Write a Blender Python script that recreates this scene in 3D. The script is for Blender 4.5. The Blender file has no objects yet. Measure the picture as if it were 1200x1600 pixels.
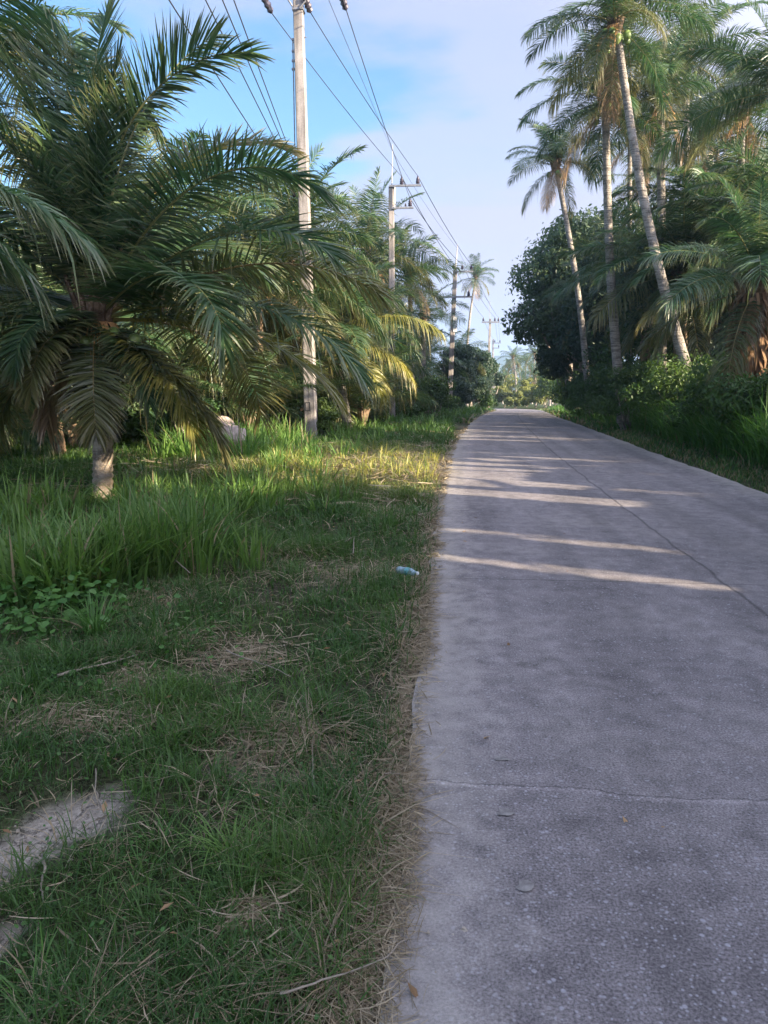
import bpy, math, random
import numpy as np
from mathutils import Vector

R = math.radians
rng = np.random.default_rng(11)
random.seed(11)
SC = bpy.context.scene
COL = SC.collection

# ------------------------------------------------------------------ camera
F = 1155.0                       # focal length in photo pixels (photo 1200x1600)
EYE = 1.6
PITCH = math.atan(205 / F)
YAW = math.atan(100 * math.cos(PITCH) / F)
cam_d = bpy.data.cameras.new('camera')
cam = bpy.data.objects.new('camera', cam_d)
COL.objects.link(cam)
cam_d.sensor_fit = 'VERTICAL'
cam_d.sensor_height = 24.0
cam_d.lens = 24.0 * F / 1600
cam_d.clip_start = 0.05
cam_d.clip_end = 9000
cam.location = (0, 0, EYE)
cam.rotation_euler = (math.pi / 2 - PITCH, 0, YAW)
SC.camera = cam
SC.render.resolution_x, SC.render.resolution_y = 768, 1024

# ------------------------------------------------------------------ sun, sky, exposure
SUN_EL = R(19)
SUN_DIR_H = np.array([2.35, -1.0]); SUN_DIR_H /= np.linalg.norm(SUN_DIR_H)   # horizontal direction TOWARDS the sun
SUN_VEC = Vector((SUN_DIR_H[0] * math.cos(SUN_EL), SUN_DIR_H[1] * math.cos(SUN_EL), math.sin(SUN_EL)))
sd = bpy.data.lights.new('sun', 'SUN')
sd.energy = 5.0
sd.angle = R(0.55)
sd.color = (1.0, 0.84, 0.62)
so = bpy.data.objects.new('sun', sd)
so.rotation_euler = SUN_VEC.to_track_quat('Z', 'Y').to_euler()
COL.objects.link(so)

W = bpy.data.worlds.new('World')
SC.world = W
W.use_nodes = True
nt = W.node_tree
nt.nodes.clear()
def N(nt, t, **kw):
    n = nt.nodes.new(t)
    for k, v in kw.items():
        if k.startswith('i_'):
            key = k[2:]
            key = int(key) if key.isdigit() else key
            n.inputs[key].default_value = v
        else:
            setattr(n, k, v)
    return n
def ramp(nt, src, stops, interp='LINEAR'):
    r = nt.nodes.new('ShaderNodeValToRGB')
    r.color_ramp.interpolation = interp
    el = r.color_ramp.elements
    while len(el) < len(stops):
        el.new(0.5)
    for e, (p, c) in zip(el, stops):
        e.position = p
        e.color = c if len(c) == 4 else (*c, 1)
    nt.links.new(src, r.inputs[0])
    return r
def g(v): return (v, v, v, 1)
sky = N(nt, 'ShaderNodeTexSky', sky_type='NISHITA', sun_disc=False, sun_elevation=SUN_EL,
        sun_rotation=math.atan2(SUN_DIR_H[0], SUN_DIR_H[1]), air_density=1.1, dust_density=1.6, ozone_density=2.2)
tc = N(nt, 'ShaderNodeTexCoord')
sep = N(nt, 'ShaderNodeSeparateXYZ')
nt.links.new(tc.outputs['Generated'], sep.inputs[0])
zz = N(nt, 'ShaderNodeMath', operation='MAXIMUM', i_1=0.02)
nt.links.new(sep.outputs['Z'], zz.inputs[0])
za = N(nt, 'ShaderNodeMath', operation='ADD', i_1=0.12)
nt.links.new(zz.outputs[0], za.inputs[0])
dx = N(nt, 'ShaderNodeMath', operation='DIVIDE'); dy = N(nt, 'ShaderNodeMath', operation='DIVIDE')
nt.links.new(sep.outputs['X'], dx.inputs[0]); nt.links.new(za.outputs[0], dx.inputs[1])
nt.links.new(sep.outputs['Y'], dy.inputs[0]); nt.links.new(za.outputs[0], dy.inputs[1])
cmb = N(nt, 'ShaderNodeCombineXYZ')
nt.links.new(dx.outputs[0], cmb.inputs[0]); nt.links.new(dy.outputs[0], cmb.inputs[1])
mp = N(nt, 'ShaderNodeMapping')
mp.inputs['Location'].default_value = (0.55, 0.3, 0)
mp.inputs['Rotation'].default_value = (0, 0, R(35))
mp.inputs['Scale'].default_value = (0.62, 1.0, 1)
nt.links.new(cmb.outputs[0], mp.inputs[0])
cn = N(nt, 'ShaderNodeTexNoise', i_Scale=0.85, i_Detail=7.0, i_Roughness=0.52)
nt.links.new(mp.outputs[0], cn.inputs['Vector'])
# cloud deck spreads over the right-hand side of the sky, a clear gap stays left of the road's line
bias = N(nt, 'ShaderNodeMath', operation='MULTIPLY_ADD', i_1=0.20, i_2=0.03)
nt.links.new(dx.outputs[0], bias.inputs[0])
bcl = N(nt, 'ShaderNodeClamp', i_Min=-0.12, i_Max=0.16)
nt.links.new(bias.outputs[0], bcl.inputs[0])
cs = N(nt, 'ShaderNodeMath', operation='ADD')
nt.links.new(cn.outputs['Fac'], cs.inputs[0]); nt.links.new(bcl.outputs[0], cs.inputs[1])
cr = ramp(nt, cs.outputs[0], [(0.40, g(0.0)), (0.49, g(0.72)), (0.64, g(0.96))], 'EASE')
mixc = N(nt, 'ShaderNodeMix', data_type='RGBA')
CLOUD = (2.35, 2.40, 3.10, 1)
SKY_STR = 0.078
nt.links.new(cr.outputs[0], mixc.inputs[0])
tint = N(nt, 'ShaderNodeMix', data_type='RGBA', blend_type='MULTIPLY', i_0=1.0)
tint.inputs[7].default_value = (0.68, 0.90, 1.05, 1)
nt.links.new(sky.outputs[0], tint.inputs[6])
nt.links.new(tint.outputs[2], mixc.inputs[6])
# clouds are brighter towards the low sun behind the photographer
dot = N(nt, 'ShaderNodeVectorMath', operation='DOT_PRODUCT')
nt.links.new(tc.outputs['Generated'], dot.inputs[0]); dot.inputs[1].default_value = tuple(SUN_VEC)
dmx = N(nt, 'ShaderNodeMapRange', interpolation_type='SMOOTHSTEP', i_1=-0.15, i_2=0.95, i_3=1.0, i_4=4.3)
nt.links.new(dot.outputs['Value'], dmx.inputs[0])
csc = N(nt, 'ShaderNodeVectorMath', operation='SCALE')
csc.inputs[0].default_value = CLOUD[:3]
nt.links.new(dmx.outputs[0], csc.inputs['Scale'])
nt.links.new(csc.outputs[0], mixc.inputs[7])
bgn = N(nt, 'ShaderNodeBackground', i_Strength=SKY_STR)
nt.links.new(mixc.outputs[2], bgn.inputs[0])
outw = N(nt, 'ShaderNodeOutputWorld')
nt.links.new(bgn.outputs[0], outw.inputs[0])

vs = SC.view_settings
vs.view_transform = 'Standard'
vs.look = 'None'
vs.gamma = 1
vs.exposure = 2.0
vs.use_curve_mapping = False
SC.render.engine = 'CYCLES'
cy = SC.cycles
cy.use_denoising = True
cy.max_bounces = 6
cy.diffuse_bounces = 3
cy.glossy_bounces = 2
cy.transmission_bounces = 4
cy.transparent_max_bounces = 8
cy.volume_bounces = 0
cy.use_adaptive_sampling = True
cy.adaptive_threshold = 0.012

# ------------------------------------------------------------------ geometry of the place
CP, SP = math.cos(PITCH), math.sin(PITCH)
FWD = np.array([-math.sin(YAW) * CP, math.cos(YAW) * CP, -SP])
RGT = np.array([math.cos(YAW), math.sin(YAW), 0])
UP = np.cross(RGT, FWD)
def ray(px, py):
    d = (px - 600) * RGT + (800 - py) * UP + F * FWD
    return d / np.linalg.norm(d)
def at(px, py, Y):
    d = ray(px, py)
    return np.array([0, 0, EYE]) + d * (Y / d[1])
HY = [-80, 14, 24, 34, 56, 77, 95, 130, 200, 400, 6000]
HZ = [0, 0, -.10, -.28, -.78, -1.4, -1.95, -3.0, -4.2, -6, -8]
def hz(y): return np.interp(y, HY, HZ)
def hash2(ix, iy, s=0):
    h = (ix * 374761393 + iy * 668265263 + s * 1442695041) & 0x7fffffff
    h = ((h ^ (h >> 13)) * 1274126177) & 0x7fffffff
    return ((h ^ (h >> 16)) & 0xffff) / 65535.0
def vnoise(x, y, s=0):
    x = np.asarray(x, float); y = np.asarray(y, float)
    ix = np.floor(x).astype(np.int64); iy = np.floor(y).astype(np.int64)
    fx = x - ix; fy = y - iy
    fx = fx * fx * (3 - 2 * fx); fy = fy * fy * (3 - 2 * fy)
    a = hash2(ix, iy, s); b = hash2(ix + 1, iy, s); c = hash2(ix, iy + 1, s); d = hash2(ix + 1, iy + 1, s)
    return (a * (1 - fx) + b * fx) * (1 - fy) + (c * (1 - fx) + d * fx) * fy
def fbm(x, y, s=0, o=4):
    t = 0; a = 0.5
    for i in range(o):
        t = t + a * vnoise(x * 2 ** i, y * 2 ** i, s + i * 7); a *= 0.5
    return t / (1 - 0.5 ** o)
CY = [-80, 0, 15, 24, 34, 45, 56, 68, 80, 92, 102, 112, 122, 135, 160]
CX = [1.6, 2.17, 2.3, 2.75, 3.4, 4.2, 5.2, 6.4, 7.6, 8.3, 8.0, 6.0, 2.4, -3.6, -19]
HW = 2.34
def cx(y):                                    # smoothed centre line of the road
    y = np.asarray(y, float)
    return sum(np.interp(y + d, CY, CX) for d in (-5, -2.5, 0, 2.5, 5)) / 5
def gz(x, y):
    x = np.asarray(x, float); y = np.asarray(y, float)
    d = np.abs(x - cx(y)) - HW                # distance outside the road
    z = hz(y) - 0.05
    z = z + np.clip(d, 0, 1.0) * 0.035 + np.where(d > 0.1, 1, 0) * (0.05 * fbm(x * 1.3, y * 1.3, 3) - 0.02) * np.clip(d, 0, 1)
    z = z + np.where(x > cx(y), np.clip(d - 1.2, 0, 6) * 0.07, 0)
    far = np.clip((np.hypot(x, y) - 250) / 800, 0, 1)
    return z - 0.0 * far
def G(px, py):
    d = ray(px, py)
    t = EYE / max(1e-6, -d[2])
    for _ in range(12):
        p = d * t
        t = (EYE - float(gz(p[0], p[1]))) / max(1e-6, -d[2])
    p = np.array([0, 0, EYE]) + d * t
    return p
def project(P):
    v = P - np.array([0, 0, EYE])
    z = v @ FWD
    return 600 + F * (v @ RGT) / z, 800 - F * (v @ UP) / z

# ---- spots kept in sunlight by leaving out leaves of the trees on the right (positions on the ground)
SHV = np.array([-SUN_DIR_H[1], SUN_DIR_H[0]])       # across the light
def us(x, y): return x * SHV[0] + y * SHV[1], x * -SUN_DIR_H[0] + y * -SUN_DIR_H[1]   # across, along (away from sun)
STREAKS = []; TRUNK_LIT = []
def streak(pa, pb, w):
    a = G(*pa); b = G(*pb)
    ua, sa = us(a[0], a[1]); ub, sb = us(b[0], b[1])
    STREAKS.append(((ua + ub) / 2, w, min(sa, sb), max(sa, sb)))
streak((690, 882), (1120, 925), 0.15)
streak((695, 840), (1020, 862), 0.17)
streak((690, 774), (990, 792), 0.36)
streak((690, 754), (900, 767), 0.34)
streak((980, 768), (1150, 790), 0.20)
streak((700, 728), (860, 735), 0.28)
streak((800, 716), (960, 728), 0.20)
streak((715, 698), (900, 703), 0.22)
streak((720, 690), (850, 692), 0.22)
streak((735, 672), (830, 675), 0.3)
streak((740, 662), (830, 664), 0.3)
streak((765, 648), (840, 650), 0.6)
LITS = [(G(440, 735)[:2], 2.1), (G(590, 732)[:2], 3.6), (G(655, 752)[:2], 1.5), (G(500, 740)[:2], 1.6), (G(430, 700)[:2], 2.0), (G(330, 785)[:2], .9), (G(430, 775)[:2], .8), (G(170, 780)[:2], .8)]
def lit(x, y, deep=True):
    """0..1: how open the foliage upstream is for light that would land at (x, y) on the ground"""
    u, s = us(x, y)
    o = np.zeros_like(u)
    wob = (fbm(s * 1.2, u * 3.0, 5, 2) - 0.5) * 0.16 + (fbm(s * 3.1, u * 14.0, 6, 2) - 0.5) * 0.14
    for (u0, w, s0, s1) in STREAKS:
        e = np.clip(1.15 - np.abs(u + wob - u0) / w, 0, 1) * np.clip((s - s0 + .35) / .35, 0, 1) * np.clip((s1 - s + .35) / .35, 0, 1)
        o = np.maximum(o, np.where(e > 0.15, 1, 0))
    for (c, r) in LITS:
        dd = np.hypot(x - c[0], (y - c[1]) * 1.15) / r + (fbm(x * 1.1, y * 1.1, 9, 3) - 0.5) * 0.55
        o = np.maximum(o, np.where(dd < 0.92, 1, 0))
    # plantation on the left: dappled, more open further up the road
    n = fbm(x * 0.55, y * 0.55, 21, 3)
    yc = y + (x + 4.4) * 0.4255
    th = np.interp(yc, [8, 11, 14, 20], [0.72, 0.66, 0.46, 0.36])
    if deep: o = np.where((x < -5.0) & (n > th), 1, o)
    # tips of the shaggy palm trunk on the right
    for (lx, ly, r) in TRUNK_LIT:
        o = np.where(np.hypot(x - lx, y - ly) < r, 1, o)
    return o
def landing(P):
    k = 1 / math.tan(SUN_EL)
    z = P[..., 2] - hz(P[..., 1])
    return P[..., 0] - SUN_DIR_H[0] * z * k, P[..., 1] - SUN_DIR_H[1] * z * k

# ------------------------------------------------------------------ mesh helpers
def add_mesh(name, V, Q, col=None, mat=None, parent=None, smooth=False, uv=None):
    """V (n,3), Q (m,3 or 4) -> ONE mesh object; col: per-vertex rgb"""
    V = np.asarray(V, np.float32); Q = np.asarray(Q, np.int32)
    me = bpy.data.meshes.new(name)
    me.vertices.add(len(V)); me.vertices.foreach_set('co', V.ravel())
    k = Q.shape[1]
    me.loops.add(len(Q) * k); me.loops.foreach_set('vertex_index', Q.ravel())
    me.polygons.add(len(Q))
    me.polygons.foreach_set('loop_start', np.arange(0, len(Q) * k, k, dtype=np.int32))
    me.polygons.foreach_set('loop_total', np.full(len(Q), k, np.int32))
    me.polygons.foreach_set('use_smooth', np.full(len(Q), smooth))
    me.update(calc_edges=True)
    if col is not None:
        a = me.color_attributes.new('Col', 'FLOAT_COLOR', 'POINT')
        c = np.ones((len(V), 4), np.float32); c[:, :3] = col
        a.data.foreach_set('color', c.ravel())
    if uv is not None:
        l = me.uv_layers.new(name='UVMap')
        l.data.foreach_set('uv', np.asarray(uv, np.float32)[Q.ravel()].ravel())
    if mat: me.materials.append(mat)
    o = bpy.data.objects.new(name, me)
    COL.objects.link(o)
    if parent: o.parent = parent
    return o
def merge(parts):
    Vs, Qs, Cs, n = [], [], [], 0
    for V, Q, C in parts:
        Q = np.asarray(Q)
        Vs.append(V); Qs.append(Q + n); Cs.append(np.broadcast_to(C, (len(V), 3))); n += len(V)
    return np.concatenate(Vs), np.concatenate(Qs), np.concatenate(Cs)
def ribbons(P, Wd):
    """P (n,k,3) centre points, Wd (n,k,3) half-width vectors"""
    n, k, _ = P.shape
    V = np.stack([P - Wd, P + Wd], 2).reshape(n * k * 2, 3)
    base = (np.arange(n) * k * 2)[:, None] + (np.arange(k - 1) * 2)[None, :]
    Q = np.stack([base, base + 1, base + 3, base + 2], -1).reshape(-1, 4)
    return V, Q
def tube(pts, rad, sides=8, cap=True):
    pts = np.asarray(pts, float); k = len(pts)
    rad = np.broadcast_to(rad, (k,))
    T = np.gradient(pts, axis=0); T /= np.linalg.norm(T, axis=1)[:, None] + 1e-9
    ref = np.array([0, 0, 1.0]) if abs(T[0][2]) < 0.9 else np.array([1.0, 0, 0])
    A = np.cross(T, ref); A /= np.linalg.norm(A, axis=1)[:, None]
    B = np.cross(T, A)
    th = np.arange(sides) * 2 * math.pi / sides
    V = pts[:, None] + rad[:, None, None] * (np.cos(th)[None, :, None] * A[:, None] + np.sin(th)[None, :, None] * B[:, None])
    V = V.reshape(-1, 3)
    Q = []
    for i in range(k - 1):
        for j in range(sides):
            a = i * sides + j; b = i * sides + (j + 1) % sides
            Q.append((a, b, b + sides, a + sides))
    if cap:
        n = len(V)
        V = np.vstack([V, pts[0], pts[-1]])
        for j in range(0, sides):
            Q.append((n, (j + 1) % sides, j, n)) if False else None
        s0 = (k - 1) * sides
        for j in range(0, sides, 2):
            a, b, c = j, (j + 1) % sides, (j + 2) % sides
            Q.append((n, c, b, a)); Q.append((n + 1, s0 + a, s0 + b, s0 + c))
    return V, np.array(Q)
def box(c, s, taper=1.0):
    c = np.asarray(c, float); h = np.asarray(s, float) / 2
    V = np.array([[x * (taper if z > 0 else 1), y * (taper if z > 0 else 1), z] for z in (-1, 1) for y in (-1, 1) for x in (-1, 1)], float) * h + c
    Q = np.array([(0, 2, 3, 1), (4, 5, 7, 6), (0, 1, 5, 4), (1, 3, 7, 5), (3, 2, 6, 7), (2, 0, 4, 6)])
    return V, Q
def tag(o, label=None, cat=None, group=None, kind=None):
    if label: o['label'] = label
    if cat: o['category'] = cat
    if group: o['group'] = group
    if kind: o['kind'] = kind
    return o
def empty(name, loc, rz=0):
    o = bpy.data.objects.new(name, None)
    o.empty_display_size = 0.2
    o.location = tuple(float(v) for v in loc); o.rotation_euler = (0, 0, rz)
    COL.objects.link(o)
    return o

# ------------------------------------------------------------------ materials
def newmat(name):
    m = bpy.data.materials.new(name); m.use_nodes = True
    nt = m.node_tree; nt.nodes.clear()
    o = nt.nodes.new('ShaderNodeOutputMaterial')
    return m, nt, o
def leaf_mat(name, transl=0.3, rough=0.45, spec=0.4, vary=0.18):
    m, nt, o = newmat(name)
    a = N(nt, 'ShaderNodeVertexColor', layer_name='Col')
    oi = N(nt, 'ShaderNodeObjectInfo')
    mr = N(nt, 'ShaderNodeMapRange', i_3=1 - vary, i_4=1 + vary)
    nt.links.new(oi.outputs['Random'], mr.inputs[0])
    hs = N(nt, 'ShaderNodeHueSaturation')
    nt.links.new(mr.outputs[0], hs.inputs['Value']); nt.links.new(a.outputs[0], hs.inputs['Color'])
    p = N(nt, 'ShaderNodeBsdfPrincipled', i_Roughness=rough)
    p.inputs['Specular IOR Level'].default_value = spec
    t = N(nt, 'ShaderNodeBsdfTranslucent')
    nt.links.new(hs.outputs[0], p.inputs['Base Color'])
    tb = N(nt, 'ShaderNodeHueSaturation', i_Value=1.5, i_Saturation=1.15)
    nt.links.new(hs.outputs[0], tb.inputs['Color']); nt.links.new(tb.outputs[0], t.inputs[0])
    mx = N(nt, 'ShaderNodeMixShader', i_0=transl)
    nt.links.new(p.outputs[0], mx.inputs[1]); nt.links.new(t.outputs[0], mx.inputs[2])
    nt.links.new(mx.outputs[0], o.inputs[0])
    return m
M_FROND = leaf_mat('palm_leaf', 0.30, 0.38, 0.55)
M_LEAF = leaf_mat('broad_leaf', 0.30, 0.5, 0.4, 0.12)
M_GRASS = leaf_mat('grass_blade', 0.35, 0.5, 0.35, 0.0)
M_STRAW = leaf_mat('dry_straw', 0.15, 0.8, 0.15, 0.0)

def bark_mat(name, c1, c2, ring=9.0, lichen=0.4, scale=1.0):
    m, nt, o = newmat(name)
    tc = N(nt, 'ShaderNodeTexCoord')
    n1 = N(nt, 'ShaderNodeTexNoise', i_Scale=4.0 * scale, i_Detail=6.0, i_Roughness=0.65)
    n2 = N(nt, 'ShaderNodeTexNoise', i_Scale=28.0 * scale, i_Detail=4.0)
    mp = N(nt, 'ShaderNodeMapping'); mp.inputs['Scale'].default_value = (1, 1, ring)
    n3 = N(nt, 'ShaderNodeTexNoise', i_Scale=2.2, i_Detail=3.0)
    nt.links.new(tc.outputs['Object'], mp.inputs[0])
    nt.links.new(mp.outputs[0], n3.inputs['Vector'])
    for n in (n1, n2): nt.links.new(tc.outputs['Object'], n.inputs['Vector'])
    r1 = ramp(nt, n1.outputs['Fac'], [(0.35, c1), (0.6, c2)])
    r2 = ramp(nt, n3.outputs['Fac'], [(0.40, g(0.35)), (0.52, g(1))])
    mul = N(nt, 'ShaderNodeMix', data_type='RGBA', blend_type='MULTIPLY', i_0=0.75)
    nt.links.new(r1.outputs[0], mul.inputs[6]); nt.links.new(r2.outputs[0], mul.inputs[7])
    r3 = ramp(nt, n2.outputs['Fac'], [(0.52, g(0)), (0.66, g(lichen))])
    mx = N(nt, 'ShaderNodeMix', data_type='RGBA')
    mx.inputs[7].default_value = (0.42, 0.42, 0.38, 1)
    nt.links.new(r3.outputs[0], mx.inputs[0]); nt.links.new(mul.outputs[2], mx.inputs[6])
    p = N(nt, 'ShaderNodeBsdfPrincipled', i_Roughness=0.9)
    p.inputs['Specular IOR Level'].default_value = 0.15
    nt.links.new(mx.outputs[2], p.inputs['Base Color'])
    ad = N(nt, 'ShaderNodeMath', operation='ADD')
    nt.links.new(n3.outputs['Fac'], ad.inputs[0]); nt.links.new(n2.outputs['Fac'], ad.inputs[1])
    b = N(nt, 'ShaderNodeBump', i_Strength=0.7, i_Distance=0.03)
    nt.links.new(ad.outputs[0], b.inputs['Height']); nt.links.new(b.outputs[0], p.inputs['Normal'])
    nt.links.new(p.outputs[0], o.inputs[0])
    return m
M_TRUNK = bark_mat('palm_trunk_bark', (0.19, 0.165, 0.14), (0.37, 0.325, 0.285), 12)
M_PALE = bark_mat('pale_trunk_bark', (0.24, 0.18, 0.13), (0.50, 0.41, 0.32), 5, 0.4, 1.6)
M_BARK = bark_mat('tree_bark', (0.15, 0.12, 0.10), (0.34, 0.29, 0.24), 2, 0.3)
M_FIBRE = bark_mat('trunk_fibre', (0.13, 0.085, 0.055), (0.29, 0.20, 0.13), 1.5, 0.15, 2)

def plain(name, c, rough=0.6, noise=0.25, scale=12, metal=0.0, bump=0.0, transmission=0.0):
    m, nt, o = newmat(name)
    tc = N(nt, 'ShaderNodeTexCoord')
    n1 = N(nt, 'ShaderNodeTexNoise', i_Scale=float(scale), i_Detail=5.0, i_Roughness=0.6)
    nt.links.new(tc.outputs['Object'], n1.inputs['Vector'])
    lo = tuple(v * (1 - noise) for v in c); hi = tuple(min(1, v * (1 + noise)) for v in c)
    r = ramp(nt, n1.outputs['Fac'], [(0.35, lo), (0.65, hi)])
    p = N(nt, 'ShaderNodeBsdfPrincipled', i_Roughness=rough, i_Metallic=metal)
    p.inputs['Transmission Weight'].default_value = transmission
    nt.links.new(r.outputs[0], p.inputs['Base Color'])
    if bump:
        b = N(nt, 'ShaderNodeBump', i_Strength=bump, i_Distance=0.01)
        nt.links.new(n1.outputs['Fac'], b.inputs['Height']); nt.links.new(b.outputs[0], p.inputs['Normal'])
    nt.links.new(p.outputs[0], o.inputs[0])
    return m
M_STEEL = plain('galvanised_steel', (0.22, 0.22, 0.23), 0.5, 0.3, 9, 0.4)
M_PORC = plain('brown_porcelain', (0.06, 0.05, 0.07), 0.25, 0.15)
M_WIRE = plain('wire_black', (0.05, 0.05, 0.06), 0.5, 0.1)
M_COCO = plain('coconut_husk', (0.16, 0.23, 0.06), 0.4, 0.35, 6)
M_SPATHE = plain('palm_inflorescence', (0.50, 0.27, 0.10), 0.7, 0.3, 10)
M_RUBBLE = plain('rubble', (0.42, 0.33, 0.29), 0.9, 0.35, 7, bump=0.8)
M_TWIG = plain('dead_twig', (0.25, 0.21, 0.16), 0.85, 0.3, 20)
M_MUD = plain('dried_mud', (0.22, 0.205, 0.19), 0.95, 0.3, 30, bump=0.6)
M_PAPER = plain('crumpled_paper', (0.7, 0.7, 0.68), 0.8, 0.08, 12)
M_BOX = plain('painted_box', (0.7, 0.71, 0.72), 0.5, 0.05)
M_MARK = plain('stencil_paint', (0.05, 0.05, 0.055), 0.8, 0.3, 40)

def concrete_pole_mat():
    m, nt, o = newmat('pole_concrete')
    tc = N(nt, 'ShaderNodeTexCoord')
    n1 = N(nt, 'ShaderNodeTexNoise', i_Scale=1.6, i_Detail=6.0, i_Roughness=0.6)
    n2 = N(nt, 'ShaderNodeTexNoise', i_Scale=40.0, i_Detail=3.0)
    mp = N(nt, 'ShaderNodeMapping'); mp.inputs['Scale'].default_value = (6, 6, 0.5)
    n3 = N(nt, 'ShaderNodeTexNoise', i_Scale=2.0, i_Detail=4.0)
    nt.links.new(tc.outputs['Object'], mp.inputs[0]); nt.links.new(mp.outputs[0], n3.inputs['Vector'])
    for n in (n1, n2): nt.links.new(tc.outputs['Object'], n.inputs['Vector'])
    r = ramp(nt, n1.outputs['Fac'], [(0.35, (0.235, 0.21, 0.195)), (0.65, (0.37, 0.335, 0.31))])
    r3 = ramp(nt, n3.outputs['Fac'], [(0.38, g(0.45)), (0.55, g(1))])
    mu = N(nt, 'ShaderNodeMix', data_type='RGBA', blend_type='MULTIPLY', i_0=0.8)
    nt.links.new(r.outputs[0], mu.inputs[6]); nt.links.new(r3.outputs[0], mu.inputs[7])
    r2 = ramp(nt, n2.outputs['Fac'], [(0.4, g(0.85)), (0.6, g(1.05))])
    mu2 = N(nt, 'ShaderNodeMix', data_type='RGBA', blend_type='MULTIPLY', i_0=1.0)
    nt.links.new(mu.outputs[2], mu2.inputs[6]); nt.links.new(r2.outputs[0], mu2.inputs[7])
    p = N(nt, 'ShaderNodeBsdfPrincipled', i_Roughness=0.85)
    nt.links.new(mu2.outputs[2], p.inputs['Base Color'])
    b = N(nt, 'ShaderNodeBump', i_Strength=0.4, i_Distance=0.01)
    nt.links.new(n2.outputs['Fac'], b.inputs['Height']); nt.links.new(b.outputs[0], p.inputs['Normal'])
    nt.links.new(p.outputs[0], o.inputs[0])
    return m
M_POLE = concrete_pole_mat()

def ground_mat():
    m, nt, o = newmat('verge_soil')
    tc = N(nt, 'ShaderNodeTexCoord')
    a = N(nt, 'ShaderNodeVertexColor', layer_name='Col')
    n1 = N(nt, 'ShaderNodeTexNoise', i_Scale=2.2, i_Detail=8.0, i_Roughness=0.65)
    n2 = N(nt, 'ShaderNodeTexNoise', i_Scale=45.0, i_Detail=6.0, i_Roughness=0.7)
    n4 = N(nt, 'ShaderNodeTexNoise', i_Scale=9.0, i_Detail=6.0, i_Roughness=0.7)
    v = N(nt, 'ShaderNodeTexVoronoi', feature='DISTANCE_TO_EDGE', i_Scale=16.0)
    for n in (n1, n2, n4): nt.links.new(tc.outputs['Object'], n.inputs['Vector'])
    wv = N(nt, 'ShaderNodeMix', data_type='VECTOR', i_0=0.16)
    nt.links.new(tc.outputs['Object'], wv.inputs[4]); nt.links.new(n4.outputs['Color'], wv.inputs[5])
    nt.links.new(wv.outputs[1], v.inputs['Vector'])
    r1 = ramp(nt, n1.outputs['Fac'], [(0.35, g(0.7)), (0.65, g(1.15))])
    r2 = ramp(nt, n2.outputs['Fac'], [(0.3, g(0.55)), (0.7, g(1.3))])
    crk = ramp(nt, v.outputs['Distance'], [(0.0, g(0.4)), (0.05, g(1.0))])
    x = a.outputs[0]
    for r in (r1, r2, crk):
        mu = N(nt, 'ShaderNodeMix', data_type='RGBA', blend_type='MULTIPLY', i_0=0.9)
        nt.links.new(x, mu.inputs[6]); nt.links.new(r.outputs[0], mu.inputs[7]); x = mu.outputs[2]
    p = N(nt, 'ShaderNodeBsdfPrincipled', i_Roughness=0.95)
    p.inputs['Specular IOR Level'].default_value = 0.1
    nt.links.new(x, p.inputs['Base Color'])
    ad = N(nt, 'ShaderNodeMath', operation='MULTIPLY_ADD', i_1=0.6)
    nt.links.new(crk.outputs[0], ad.inputs[0]); nt.links.new(n2.outputs['Fac'], ad.inputs[2])
    b = N(nt, 'ShaderNodeBump', i_Strength=0.9, i_Distance=0.02)
    nt.links.new(ad.outputs[0], b.inputs['Height']); nt.links.new(b.outputs[0], p.inputs['Normal'])
    nt.links.new(p.outputs[0], o.inputs[0])
    return m
M_GROUND = ground_mat()

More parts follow.
